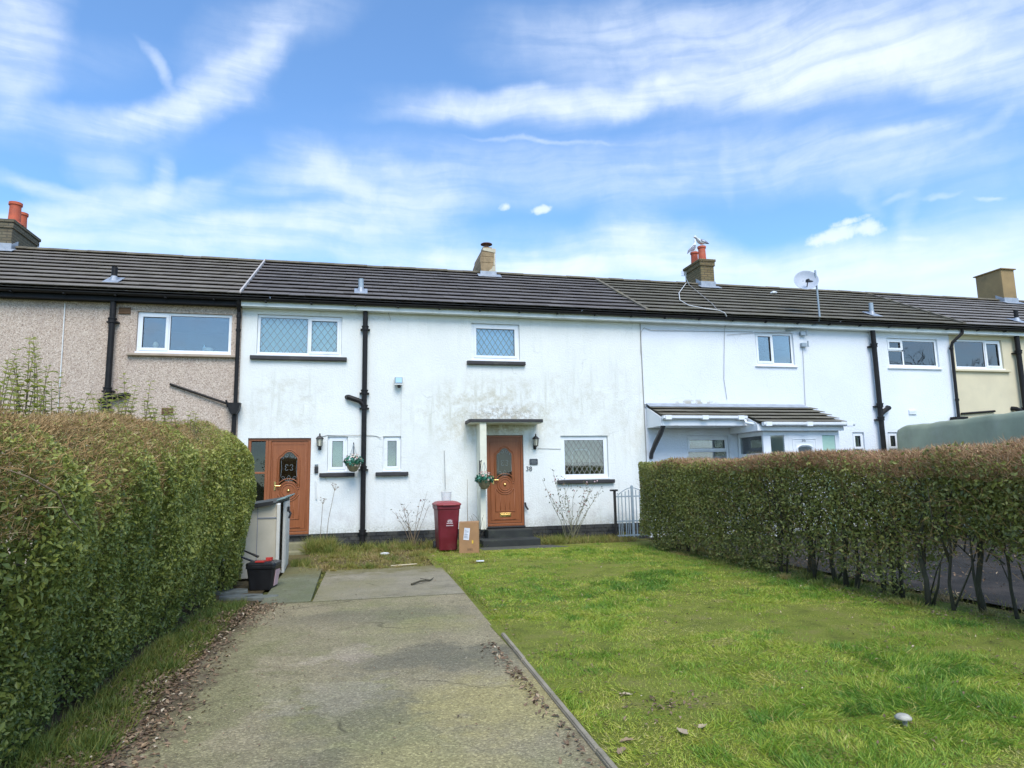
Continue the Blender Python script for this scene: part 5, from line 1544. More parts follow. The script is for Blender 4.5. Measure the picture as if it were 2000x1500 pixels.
# ------------------------------------------------------------------ garden store with its open door, recycling box, slabs
r = empty('garden_store', (-1.5, 12.0, 0), 'beige plastic garden store with a sloping lid and open side door', 'garden store')
sx0, sx1, sy0, sy1 = -2.15, -1.14, 11.0, 12.75
bdy = MB()
bdy.prism([(sx0, .02), (sx1 - .05, .02), (sx1 - .05, 1.135), (sx0, 1.0)], sy0, sy0 + .04).box(sx0, sx0 + .04, sy0 + .04, sy1, .02, 1.0).prism([(sx0 + .04, .02), (sx1 - .02, .02), (sx1 - .02, 1.19), (sx0 + .04, 1.05)], sy1 - .04, sy1)
bdy.box(sx0 + .04, sx1 - .02, sy0 + .04, sy1 - .04, .02, .06)
bdy.build('panels', M['shed'], r, bevel=.012)
rb = MB()
for k in range(2): rb.box(sx1 - .33 - k * .36, sx1 - .322 - k * .36, sy0 - .006, sy0 + .002, .05, 1.09)
rb.build('groove', M['ink'], r)
MB().box(sx1 - .32, sx1 - .02, sy0 - .012, sy0 + .002, .91, .925).build('rail', M['ink'], r)
MB().hexa([(sx1 - .05, sy0 - .02, .02), (sx1, sy0 - .02, .02), (sx1, sy0 + .05, .02), (sx1 - .05, sy0 + .05, .02), (sx1 - .05, sy0 - .02, 1.12), (sx1, sy0 - .02, 1.12), (sx1, sy0 + .05, 1.14), (sx1 - .05, sy0 + .05, 1.14)]).build('corner_post', M['shedside'], r, bevel=.008)
dr_ = MB().box(0, .04, 0, 1.25, .02, 1.14)
dr_.box(.04, .05, .08, 1.17, .12, 1.05)
dr_.xform(Matrix.Translation((sx1 - .01, sy0 + .52, 0)) @ Matrix.Rotation(R(2.5), 4, 'Z')).build('door', M['shedside'], r, bevel=.01)
MB().box(sx1 + .045, sx1 + .075, sy0 + .60, sy0 + .72, .98, 1.06).tube([(sx1 + .06, sy0 + .66, 1.0), (sx1 + .10, sy0 + .6, .95), (sx1 + .08, sy0 + .56, .88)], .018, 6).build('latch', M['rubber'], r)
ldm = MB().hexa([(sx0 - .03, sy0 - .08, 1.00), (sx1 - .06, sy0 - .08, 1.14), (sx1 - .02, sy1 + .02, 1.19), (sx0 - .03, sy1 + .02, 1.045), (sx0 - .03, sy0 - .08, 1.02), (sx1 - .06, sy0 - .08, 1.16), (sx1 - .02, sy1 + .02, 1.215), (sx0 - .03, sy1 + .02, 1.065)])
ldm.build('lid', M['shedlid'], r, bevel=.008)
MB().hexa([(sx1 - .08, sy0 + .2, 1.165), (sx1 + .05, sy0 + .25, 1.20), (sx1 + .06, sy1, 1.235), (sx1 - .06, sy1, 1.20), (sx1 - .08, sy0 + .2, 1.185), (sx1 + .05, sy0 + .25, 1.225), (sx1 + .06, sy1, 1.26), (sx1 - .06, sy1, 1.225)]).build('lid_cap', M['lidcap'], r, bevel=.006)
MB().hexa([(sx0 - .02, sy0 - .095, .985), (sx1 - .10, sy0 - .095, 1.115), (sx1 - .10, sy0 - .082, 1.115), (sx0 - .02, sy0 - .082, .985), (sx0 - .02, sy0 - .095, 1.045), (sx1 - .10, sy0 - .095, 1.175), (sx1 - .10, sy0 - .082, 1.175), (sx0 - .02, sy0 - .082, 1.045)]).build('lid_edge', M['rubber'], r)

r = empty('recycling_box', (-1.235, 10.05, 0), 'black recycling box with red clips on its lid, in front of the garden store', 'recycling box')
r.rotation_euler = (0, 0, R(-10)); r.scale = (.80, .85, 1.06)
loft(MB(), [(.0, rr(.19, .16, .03)), (.27, rr(.235, .19, .03)), (.272, rr(.25, .205, .03)), (.31, rr(.25, .205, .03))]).build('tub', M['crate'], r, bevel=.008, world=False)
loft(MB(), [(.312, rr(.255, .21, .04)), (.34, rr(.25, .205, .04)), (.355, rr(.20, .16, .04))]).build('lid', M['crate'], r, bevel=.006, world=False)
MB().box(-.09, .06, -.20, -.10, .355, .372).box(.02, .12, .02, .10, .357, .395).box(.05, .09, -.03, .05, .357, .38).build('clip', M['redplastic'], r, world=False)
MB().hexa([(.204, -.10, .05), (.212, -.10, .05), (.212, .10, .05), (.204, .10, .05), (.236, -.11, .25), (.244, -.11, .25), (.244, .11, .25), (.236, .11, .25)]).build('sticker', M['pink'], r, world=False)
r = empty('folding_chair', (-1.55, 10.2, 0), 'dark folded frame with bent tubes lying against the hedge by the recycling box', 'frame')
MB().tube([(-1.86, 10.1, .05), (-1.66, 10.15, .48), (-1.40, 10.2, .36), (-1.36, 10.22, .02)], .02, 6).tube([(-1.80, 10.45, .05), (-1.60, 10.5, .50), (-1.36, 10.42, .40)], .02, 6).build('tube_frame', M['crate'], r)
MB().hexa([(-1.84, 10.12, .10), (-1.66, 10.14, .46), (-1.62, 10.48, .48), (-1.78, 10.44, .10), (-1.83, 10.12, .11), (-1.65, 10.14, .47), (-1.61, 10.48, .49), (-1.77, 10.44, .11)]).build('cloth', M['rubber'], r)
for i, (x, y, rx, ry, rz, lab) in enumerate(((-1.42, 9.35, .26, .13, 8, 'grey flagstone nearest the camera, by the end of the left hedge'), (-1.62, 9.85, .24, .17, -12, 'grey flagstone half under the hedge, beside the recycling box'), (-1.16, 9.22, .20, .11, -5, 'narrow grey flagstone touching the edge of the side path'))):
    g = random.Random(i)
    pts = [(x + rx * math.cos(a) * g.uniform(.9, 1.15), y + ry * math.sin(a) * g.uniform(.9, 1.15)) for a in [k * math.pi / 4 + .4 for k in range(8)]]
    tag(MB().prism_z(pts, -.02, .035).build('flagstone', M['slab'], bevel=.01), lab, 'flagstone', 'loose flagstones by the left hedge')

# ------------------------------------------------------------------ gate between the gardens
r = empty('metal_gate', (6.05, 14.6, 0), 'pale blue-grey metal bar gate between the house and the right hedge', 'gate')
gx0, gx1 = 5.80, 6.62
MB().box(gx0 - .03, gx0 + .02, 14.58, 14.63, 0, 1.12).box(gx0 - .10, gx0 + .06, 14.55, 14.66, 1.12, 1.16).build('post', M['iron'], r)
MB().box(gx0 + .02, gx1, 14.59, 14.62, .10, .13).box(gx0 + .02, gx1, 14.59, 14.62, .42, .45).box(gx0 + .02, gx1, 14.59, 14.62, .98, 1.01).box(gx0 + .40, gx0 + .45, 14.585, 14.625, .06, 1.24).build('rail', M['galv'], r)
for k in range(9):
    x = gx0 + .08 + k * .088
    if abs(x - gx0 - .425) < .03: continue
    hgt = 1.02 + .16 * max(0, 1 - abs(k - 4) / 4.5)
    MB().tube([(x, 14.605, .08), (x, 14.605, hgt)], .011, 6).build('bar', M['galv'], r)
    if k % 2 == 0: MB().tube([(x, 14.605, .12), (x + .044, 14.605, .12), (x + .044, 14.605, .43)], .008, 6).build('dog_bar', M['galv'], r)
MB().tube([(gx0 + .06 + .03 * k, 14.605, 1.02 + .17 * math.sin(k / 24 * math.pi) + (.05 if k % 12 == 0 else 0)) for k in range(25)], .010, 6).build('scroll', M['galv'], r)

# ------------------------------------------------------------------ green tarpaulin over something tall on the neighbour's drive
tx0, ty0, ty1 = 12.95, 8.6, 14.75
nx, ny = 26, 60
r = empty('tarpaulin_cover', (14.2, 11.5, 0), 'faded green tarpaulin draped over a tall boxy shape behind the right hedge', 'tarpaulin')
sec = []
for j in range(ny + 1):
    v = j / ny; y = ty0 + (ty1 - ty0) * v
    edge = min(v, 1 - v) * (ty1 - ty0)
    lift = -.04 * math.exp(-(edge / .10) ** 2)
    row = []
    per = [(-0.02, 0.1), (-.01, .7), (0, 1.4), (0.0, 1.9), (.005, 2.18), (.03, 2.28), (.11, 2.32), (.5, 2.33), (1.0, 2.35), (1.45, 2.35), (2.0, 2.33), (2.3, 2.31), (2.40, 2.26), (2.44, 2.1), (2.45, 1.4), (2.46, .1)]
    for (dx, z) in per:
        w = .018 * math.sin(y * 5.2 + z * 1.3) + .012 * math.sin(y * 11 + dx * 3) + .01 * math.sin(y * 2.1 + z * 4)
        row.append((tx0 + dx + .20 * (y - 10.5) + (w if z < 2.2 else 0), y + .01 * math.sin(z * 7), z * 1.13 + (lift + w * .5 if z > 1.2 else 0)))
    sec.append(row)
tm = MB()
k = len(sec[0])
for row in sec: tm.v += row
for j in range(ny):
    for i in range(k - 1):
        tm.f.append((j * k + i, j * k + i + 1, (j + 1) * k + i + 1, (j + 1) * k + i)); tm.m.append(0)
tm.f.append(tuple(range(k))); tm.m.append(0)
tm.f.append(tuple(range(ny * k, ny * k + k))); tm.m.append(0)
tm.build('sheet', M['tarp'], r, smooth=True)

# ------------------------------------------------------------------ ornaments in the left house's window, frame in the lower window
zs_ = 4.31
o1 = at(402, 682, D + .16); tag(MB().lathe([(.02, 0), (.09, .01), (.115, .07), (.11, .075), (.08, .02)], (o1.x + .05, D + .19, zs_), 14).build('bowl', M['white']), 'white bowl on the inside sill of the pebbledashed house window', 'bowl')
o1 = at(405, 680, D + .16); tag(MB().lathe([(.03, 0), (.033, .09), (.012, .12), (.012, .15)], (o1.x - .07, D + .19, zs_), 10).build('pump_bottle', M['blindblue']), 'small pale bottle beside the bowl in the upstairs window', 'bottle')
o1 = at(303, 676, D + .16); tag(MB().lathe([(.05, 0), (.04, .05), (.06, .09), (.05, .14), (.02, .17)], (o1.x, D + .19, zs_ + .02), 10).build('figurine', M['cream']), 'cream figurine in the small left pane of the upstairs window', 'figurine')
fx, fy = 5.36, D + .38
tf = MB().tube([(fx - .22, fy, 1.40), (fx - .22, fy, 2.02), (fx - .20, fy, 2.09), (fx - .13, fy, 2.12), (fx + .13, fy, 2.12), (fx + .20, fy, 2.09), (fx + .22, fy, 2.02), (fx + .22, fy, 1.40)], .014, 8)
tag(tf.build('tubular_frame', M['white'], None), 'white bent tube frame standing inside the lower right window', 'frame')
st_ = MB().box(4.55, 6.1, D + .5, D + 1.1, .6, 1.68)
tag(st_.build('sofa_back', M['rubber'], None, bevel=.06), 'dark sofa back inside the lower right window', 'sofa')


# ------------------------------------------------------------------ hedges
def h_front(y, z, top):
    """x of the left hedge's clipped face"""
    base = -1.66 + 0.10 * np.clip((y - 7.5) / 2.5, 0, 1) - 0.02 * np.clip(6 - y, 0, 4)
    prof = -0.10 * np.clip(1 - z / 0.8, 0, 1) ** 1.3 + 0.06 * np.clip((z - .6) / .8, 0, 1)
    t = np.clip((z - (top - .45)) / .45, 0, 1)
    prof = prof - 0.30 * t ** 2.5
    notch = -0.34 * np.exp(-((y - 9.3) / .17) ** 2) - 0.05 * np.exp(-((y - 7.9) / .25) ** 2)
    end = -0.34 * np.clip((y - 10.4) / .4, 0, 1) ** 2
    return base + prof + notch + end


def l_top(y):
    return 1.86 + 0.33 * np.clip((y - 4.0) / 5.0, 0, 1) + .04 * np.sin(y * 2.3) - .07 * np.clip((y - 9.6) / 1.1, 0, 1) ** 2


def make_left_hedge():
    r = empty('hedge', (-2.2, 6.5, 0), 'tall bushy green hedge with brown clipped top along the left of the driveway', 'hedge', 'clipped hedges flanking the garden')
    rng = np.random.default_rng(21)
    # face leaves: density falls with distance, leaf count follows
    n = 185000
    y = 2.3 + (10.8 - 2.3) * rng.random(n) ** 1.25
    top = l_top(y)
    z = .03 + (top - .03) * rng.random(n) ** .9
    depth = rng.exponential(.085, n)
    pt = np.stack([np.zeros(n), y, z], 1)
    und = .075 * vnoise(pt, 4.0, 3) + .085 * vnoise(pt, 1.6, 4) + .03 * vnoise(pt, 11., 9)
    clump = vnoise(np.stack([x, y, z], 1) if False else pt, 8.5, 5)
    x = h_front(y, z, top) + und - depth + .03 + .042 * clump
    # twiggy top: leaves thin out towards the clipped crown near the camera
    lump = vnoise(np.stack([x, y, z], 1), 2.4, 15)
    topness = np.clip((z - (top - .43 + .24 * lump + .10 * clump)) / .40, 0, 1)
    farg = np.clip((y - 6.0) / 2.6, 0, 1)
    keep = rng.random(n) > topness * (.72 - .50 * farg)
    keep &= ~((clump < -.30) & (rng.random(n) < .72))
    keep &= ~((z < .12) & (rng.random(n) < .35))
    P = np.stack([x, y, z], 1)[keep]
    nrm = np.tile([.75, -.15, .45], (len(P), 1))
    sz = rng.lognormal(-3.43, .28, len(P)) * (1 + .18 * np.clip((y[keep] - 5) / 5, 0, 1)) * (1 - .4 * topness[keep])
    V, F = leaves(P, nrm, sz, rng, .15, .50, .95)
    big = vnoise(P, 1.8, 8)
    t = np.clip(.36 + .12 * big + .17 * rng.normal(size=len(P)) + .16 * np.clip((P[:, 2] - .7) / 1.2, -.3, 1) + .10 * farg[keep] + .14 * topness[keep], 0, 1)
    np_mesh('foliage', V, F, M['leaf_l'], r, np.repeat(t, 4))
    # leaves filling the inside and the top
    n = 34000
    y = rng.uniform(2.3, 10.7, n); top = l_top(y)
    z = .1 + (top - .15) * rng.random(n)
    x = h_front(y, z, top) - .15 - rng.random(n) * .75
    P = np.stack([x, y, z], 1)
    V, F = leaves(P, np.tile([.2, 0, .8], (n, 1)), rng.uniform(.04, .065, n), rng, .2, .5, 1.2)
    np_mesh('inner_foliage', V, F, M['leaf_l'], r, np.repeat(np.clip(.22 + .12 * rng.normal(size=n), 0, 1), 4))  # lower tint paints shade into the gaps of the hedge
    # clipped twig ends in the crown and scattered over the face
    n = 80000
    y = 2.3 + 8.4 * rng.random(n) ** 1.2; top = l_top(y)
    z = top - .68 * rng.random(n) ** 1.5 - .02
    depth = rng.exponential(.07, n)
    pt = np.stack([np.zeros(n), y, z], 1)
    patchy = rng.random(n) < .22
    z = np.where(patchy, .3 + (top - .3) * rng.random(n), z)
    pt = np.stack([np.zeros(n), y, z], 1)
    x = h_front(y, z, top) + .075 * vnoise(pt, 4.0, 3) + .085 * vnoise(pt, 1.6, 4) - depth
    patchy &= vnoise(pt, 2.6, 33) < .25
    flat = rng.random(n) < .35
    x = np.where(flat, h_front(y, top, top) - rng.random(n) * .6, x); z = np.where(flat, top - rng.random(n) * .12, z)
    P = np.stack([x, y, z], 1)
    keep = (rng.random(n) < (1 - .60 * np.clip((y - 6.5) / 2.5, 0, 1))) & ~patchy
    P = P[keep]; m_ = len(P)
    d = rng.normal(size=(m_, 3)) * np.array([.75, .95, .6]) + np.array([.45, 0, .6])
    V, F = blades(P, d, rng.uniform(.025, .085, m_), rng.uniform(.0022, .0042, m_), rng, .25)
    t = np.clip(.48 + .25 * rng.normal(size=m_) + .12 * vnoise(P, 3., 2), 0, 1)
    np_mesh('twigs', V, F, M['twig'], r, np.repeat(t, 5))
    # main stems
    g = random.Random(5)
    st = MB()
    for k in range(60):
        y0 = g.uniform(2.4, 10.6); x0 = -2.05 + g.uniform(-.25, .18)
        pts = [(x0, y0, -.02), (x0 + g.uniform(-.08, .08), y0 + g.uniform(-.08, .08), .6), (x0 + g.uniform(-.2, .15), y0 + g.uniform(-.2, .2), 1.2), (x0 + g.uniform(-.3, .15), y0 + g.uniform(-.3, .3), 1.75)]
        st.tube(pts, [.024, .019, .013, .006], 6)
    st.build('stems', M['bark'], r)
    # tall young shoots left uncut above the top
    for (px, yy, hh, cnt) in ((18, 6.2, .62, 4), (52, 6.3, .66, 4), (90, 6.4, .45, 3), (128, 6.0, .18, 3), (165, 6.6, .20, 3), (225, 7.0, .36, 4), (258, 7.2, .55, 2), (285, 7.3, .30, 5), (320, 7.6, .22, 4), (355, 7.9, .16, 3), (8, 5.4, .35, 3), (200, 6.6, .25, 3)):
        u = at(px, 800, yy)
        V_, F_, T_ = [], [], []
        sm = MB()
        ko = 0
        for c in range(int(cnt * 1.8)):
            x0, y0 = u.x + g.uniform(-.13, .13), yy + g.uniform(-.2, .2)
            z0 = float(l_top(np.array([y0]))[0]) - .15
            H = (hh + .15) * g.uniform(.65, 1.08)
            lx, ly = g.uniform(-.10, .10), g.uniform(-.08, .08)
            ps = [Vector((x0 + lx * t * t, y0 + ly * t * t, z0 + H * t)) for t in [i / 6 for i in range(7)]]
            sm.tube([Vector((u.x, yy, z0 - .12))] + ps, [.005, .0045, .004, .004, .0035, .003, .002, .001], 5)
            k = int(H / .042)
            for i in range(3, k):
                t = i / k
                q = Vector((x0 + lx * t * t, y0 + ly * t * t, z0 + H * t))
                a = i * 1.57 + c
                for s in (1, -1):
                    dv = np.array([[math.cos(a) * s, math.sin(a) * s, .35]])
                    L_ = .088 * (1 - .45 * t) * g.uniform(.8, 1.2)
                    b0 = np.array([q]) + unit(dv) * L_ * .5
                    aa = unit(dv); bb = unit(np.cross(aa, np.array([[0, 0, 1.]]))); nn = np.cross(bb, aa)
                    V_.append(np.concatenate([b0 - aa * L_ * .5, b0 + bb * L_ * .29 + nn * .004, b0 + aa * L_ * .5 - nn * .006, b0 - bb * L_ * .29 + nn * .004]))
                    F_ += [[ko, ko + 1, ko + 2], [ko, ko + 2, ko + 3]]; ko += 4
                    T_ += [g.random()] * 4
        so = sm.build('shoot', M['stalk'], r)
        np_mesh('shoot_leaves', np.concatenate(V_), np.array(F_), M['leaf_s'], so, np.array(T_))
    return r


make_left_hedge()
tag(MB().tube([(-1.62, 3.55, 1.55), (-1.52, 3.62, 1.50), (-1.44, 3.75, 1.42), (-1.43, 3.88, 1.30), (-1.40, 3.98, 1.22)], [.002, .004, .0045, .004, .002], 6).build('bleached_branch', M['stalk']),
    'pale curled branch lying loose on the face of the left hedge', 'branch')


def r_top(y):
    return 1.73 + .03 * np.sin(y * 1.7) + .018 * np.sin(y * 4.3 + 1) + .012 * np.sin(y * 9.1) - .015 * (9 - y) * .2


def r_low(y):
    return .06 + .32 * np.clip((9.4 - y) / 2.0, 0, 1) + .24 * np.clip((6.9 - y) / 1.2, 0, 1)


def make_right_hedge():
    r = empty('hedge', (6.3, 9.0, 0), 'long thin olive hedge with brown flat top and bare trunks, right of the lawn', 'hedge', 'clipped hedges flanking the garden')
    rng = np.random.default_rng(31)
    n = 175000
    y = 2.6 + 11.0 * rng.random(n)
    far = np.clip((y - 8.5) / 3, 0, 1)
    xw = rng.random(n)
    x = 5.80 + .90 * xw ** (1.0 + .9 * far)
    low = r_low(y) + .34 * vnoise(np.stack([x, y, y * 0], 1), 5.0, 3)
    z = low + (r_top(y) - low) * rng.random(n) ** .8
    pt = np.stack([x, y, z], 1)
    x = x + .05 * vnoise(pt * np.array([0, 1, 1]), 4.0, 4) + .04 * vnoise(pt * np.array([0, 1, 1]), 1.5, 6)
    # rounded far end
    x = x + .25 * np.clip((y - 13.25) / .35, 0, 1) ** 2 * (xw < .5)
    clump = vnoise(pt, 6.5, 7)
    keep = ~((clump < -.52) & (y < 10) & (rng.random(n) < .75))
    lump = vnoise(pt, 2.2, 17)
    topness = np.clip((z - (r_top(y) - .17 - .08 * np.clip((8 - y) / 3, 0, 1) + .08 * clump + .07 * lump)) / .18, 0, 1)
    keep &= rng.random(n) > topness * .88 * np.clip((13.2 - y) / .5, 0, 1)
    keep &= rng.random(n) < .72 + .28 * far + .15 * (z > .9)
    keep &= ~((z < .65) & (y < 9.0) & (rng.random(n) < .25))
    P = np.stack([x, y, z], 1)[keep]; m_ = len(P)
    V, F = leaves(P, np.tile([-.6, -.3, .45], (m_, 1)), rng.lognormal(-3.18, .27, m_), rng, .15, .5, .85)
    t = np.clip(.40 + .15 * vnoise(P, 2.0, 8) + .18 * rng.normal(size=m_) + .10 * far[keep], 0, 1)
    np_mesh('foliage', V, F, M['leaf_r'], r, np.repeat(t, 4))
    # clipped brown twigs of the top
    n = 104000
    y = 2.6 + 10.0 * rng.random(n)
    x = 5.86 + .86 * rng.random(n) ** 1.3
    z = r_top(y) - (.20 + .16 * np.clip((8 - y) / 3, 0, 1)) * rng.random(n) ** 1.1 - .03
    P = np.stack([x, y, z], 1)
    d = rng.normal(size=(n, 3)) * np.array([.6, .75, .4]) + np.array([-.25, 0, .8])
    V, F = blades(P, d, rng.uniform(.03, .09, n), rng.uniform(.003, .006, n), rng, .2)
    np_mesh('twigs', V, F, M['twig_r'], r, np.repeat(np.clip(.52 + .22 * rng.normal(size=n) + .1 * vnoise(P, 3, 2), 0, 1), 5))
    # bare twigs showing all over the clipped face
    n = 9000
    y = 2.6 + 10.6 * rng.random(n)
    low = r_low(y)
    z = low - .12 + (r_top(y) - low) * rng.random(n)
    x = 5.80 + .55 * rng.random(n) ** 2
    P = np.stack([x, y, z], 1)
    d = rng.normal(size=(n, 3)) * np.array([.6, .9, .5]) + np.array([-.25, 0, .55])
    V, F = blades(P, d, rng.uniform(.05, .20, n), rng.uniform(.002, .005, n), rng, .25)
    np_mesh('face_twigs', V, F, M['twig'], r, np.repeat(np.clip(.15 + .14 * rng.normal(size=n), 0, 1), 5))
    # fine branching inside
    g = random.Random(9)
    br = MB()
    for k in range(420):
        y0 = g.uniform(2.7, 13.2); x0 = g.uniform(5.95, 6.6); z0 = g.uniform(.50, 1.1)
        p = Vector((x0, y0, z0)); d = Vector((g.uniform(-.5, .4), g.uniform(-.7, .7), g.uniform(.3, 1.0))).normalized()
        L = g.uniform(.3, .7)
        br.tube([p, p + d * L * .5 + Vector((g.uniform(-.05, .05), g.uniform(-.05, .05), 0)), p + d * L + Vector((g.uniform(-.1, .1), g.uniform(-.1, .1), .05))], [.009, .006, .003], 5)
    br.build('branches', M['bark'], r)
    # trunks along the foot, each one its own
    ys = [2.75, 3.05, 3.4, 3.7, 4.05, 4.35, 4.6, 4.85, 5.0, 5.2, 5.45, 5.75, 5.95, 6.28, 6.42, 6.75, 6.95, 7.15, 7.45, 7.62, 7.9, 8.25, 8.5, 8.9, 9.2, 9.6, 10.0, 10.5, 10.9, 11.4, 11.9, 12.4, 12.9, 13.2]
    for k, y0 in enumerate(ys):
        x0 = 6.08 + g.uniform(-.10, .22)
        rad = g.uniform(.013, .027) * (1.45 if k in (11, 15, 18) else 1)
        t = MB()
        p = [Vector((x0, y0, -.03)), Vector((x0 + g.uniform(-.04, .04), y0 + g.uniform(-.06, .06), .28)), Vector((x0 + g.uniform(-.07, .07), y0 + g.uniform(-.10, .10), .62)), Vector((x0 + g.uniform(-.12, .12), y0 + g.uniform(-.18, .18), 1.05)), Vector((x0 + g.uniform(-.2, .2), y0 + g.uniform(-.25, .25), 1.5))]
        t.tube(p, [rad * 1.35, rad, rad * .85, rad * .6, rad * .3], 8)
        for b in range(g.choice((1, 2, 2, 3))):
            q = p[1].lerp(p[2], g.random()) if b else p[0] + Vector((g.uniform(-.06, .06), g.uniform(-.08, .08), 0))
            e = Vector((q.x + g.uniform(-.22, .22), q.y + g.uniform(-.35, .35), q.z + g.uniform(.5, .95)))
            mid = q.lerp(e, .5) + Vector((g.uniform(-.05, .05), g.uniform(-.06, .06), 0))
            t.tube([q, mid, e], [rad * .75, rad * .5, rad * .25], 6)
        t.build('trunk', M['bark'], r, smooth=True)
    return r


make_right_hedge()


# ------------------------------------------------------------------ grass and leaf litter
def blade_field(name, mat, fields, label, cat):
    rng = np.random.default_rng(77)
    Vs, Fs, Ts, off = [], [], [], 0
    for fn in fields:
        P, d, L, w, t = fn(rng)
        V, F = blades(P, d, L, w, rng, .38)
        Vs.append(V); Fs.append(F + off); Ts.append(np.repeat(t, 5)); off += len(V)
    o = np_mesh(name, np.concatenate(Vs), np.concatenate(Fs), M[mat], None, np.concatenate(Ts))
    return tag(o, label, cat, None, 'stuff')


def lawn_field(n, ya, yb, L0, L1, w0, w1, xa=1.30, xb=6.05):
    def f(rng):
        y = ya + (yb - ya) * rng.random(n); x = xa + .02 + (xb - xa) * rng.random(n)
        P = np.stack([x, y, np.full(n, .012)], 1)
        c = vnoise(P, 3.2, 12); c2 = vnoise(P, 1.1, 13); c3 = vnoise(P, 9.0, 14)
        keep = rng.random(n) < np.clip(.86 + .4 * c3 + .2 * c, .30, 1)
        keep &= ~((x > 5.75) & (rng.random(n) < .55))
        keep &= ~((y > 13.6) & (x > 2.3) & (x < 5.0))
        P, c, c2, c3, x_ = P[keep], c[keep], c2[keep], c3[keep], x[keep]
        m_ = len(P)
        # tussocks: every clump has its own lean, length and colour
        J = P[:, :2] + np.stack([vnoise(P, 9., 41), vnoise(P, 9., 42)], 1) * .10
        ci = np.floor(J / .19).astype(np.int64)
        cid = (ci[:, 0] * 7919 + ci[:, 1] * 104729) % 4096
        gg = np.random.default_rng(5)
        ct, cl, cdx, cdy = gg.normal(size=4096), gg.random(4096), gg.normal(size=4096), gg.normal(size=4096)
        comb = np.stack([cdx[cid], cdy[cid], np.zeros(m_)], 1)
        d = rng.normal(size=(m_, 3)) * np.array([.55, .55, .15]) + comb * .55 + np.array([0, 0, .52])
        L = rng.uniform(L0, L1, m_) * np.clip(.75 + .55 * c + .3 * c3, .30, 2.0) * (.6 + 1.0 * cl[cid])
        t = np.clip(.52 + .14 * rng.normal(size=m_) + .13 * ct[cid] - .16 * (cl[cid] - .5) - .24 * c + .17 * c2 - .14 * c3 - .25 * np.clip((x_ - 5.0), 0, 1), 0, 1)
        t = np.where(rng.random(m_) < .045, .92, t)
        return P, d, L, rng.uniform(w0, w1, m_), t
    return f


blade_field('grass', 'grass', [lawn_field(85000, 2.2, 4.6, .02, .058, .0026, .005, 1.29, 5.2), lawn_field(75000, 4.6, 7.2, .02, .058, .0032, .0055, 1.33),
                               lawn_field(72000, 7.2, 14.0, .025, .06, .004, .008, 1.40)], 'short mossy yellow-green grass of the lawn', 'grass')


def patch(n, fx, fy, L0, L1, w0, w1, lean=(0, 0), tm=.4, z=0.0, dens=True):
    def f(rng):
        x, y = fx(rng, n), fy(rng, n)
        P = np.stack([x, y, np.full(n, z)], 1)
        c = vnoise(P, 3.5, 22)
        if dens: P = P[rng.random(n) < np.clip(.55 + .6 * c, .03, 1)]
        m_ = len(P)
        d = rng.normal(size=(m_, 3)) * np.array([.5, .5, .2]) + np.array([lean[0], lean[1], .8])
        return P, d, rng.uniform(L0, L1, m_), rng.uniform(w0, w1, m_), np.clip(tm + .2 * rng.normal(size=m_) + .2 * vnoise(P, 1.4, 23), 0, 1)
    return f


U_ = lambda a, b: (lambda rng, n: rng.uniform(a, b, n))
def tufts(seed, count, fx, fy, r0, r1, L0, L1, tm):
    def f(rng):
        g = np.random.default_rng(seed)
        A = []
        for k in range(count):
            n = int(g.integers(50, 170)); cx, cy = fx(g, 1)[0], fy(g, 1)[0]
            rad = g.uniform(r0, r1); a = g.uniform(0, 6.28, n); q = np.abs(g.normal(size=n)) * .5
            P = np.stack([cx + rad * q * np.cos(a), cy + rad * q * np.sin(a), np.zeros(n)], 1)
            d = np.stack([np.cos(a) * q * .9 + .2 * g.normal(size=n), np.sin(a) * q * .9 + .2 * g.normal(size=n), np.full(n, .8)], 1)
            A.append((P, d, g.uniform(L0, L1) * g.uniform(.5, 1.0, n), g.uniform(.004, .008, n), np.clip(tm + .2 * g.normal() + .1 * g.normal(size=n), 0, 1)))
        return tuple(np.concatenate([q[i] for q in A]) for i in range(5))
    return f


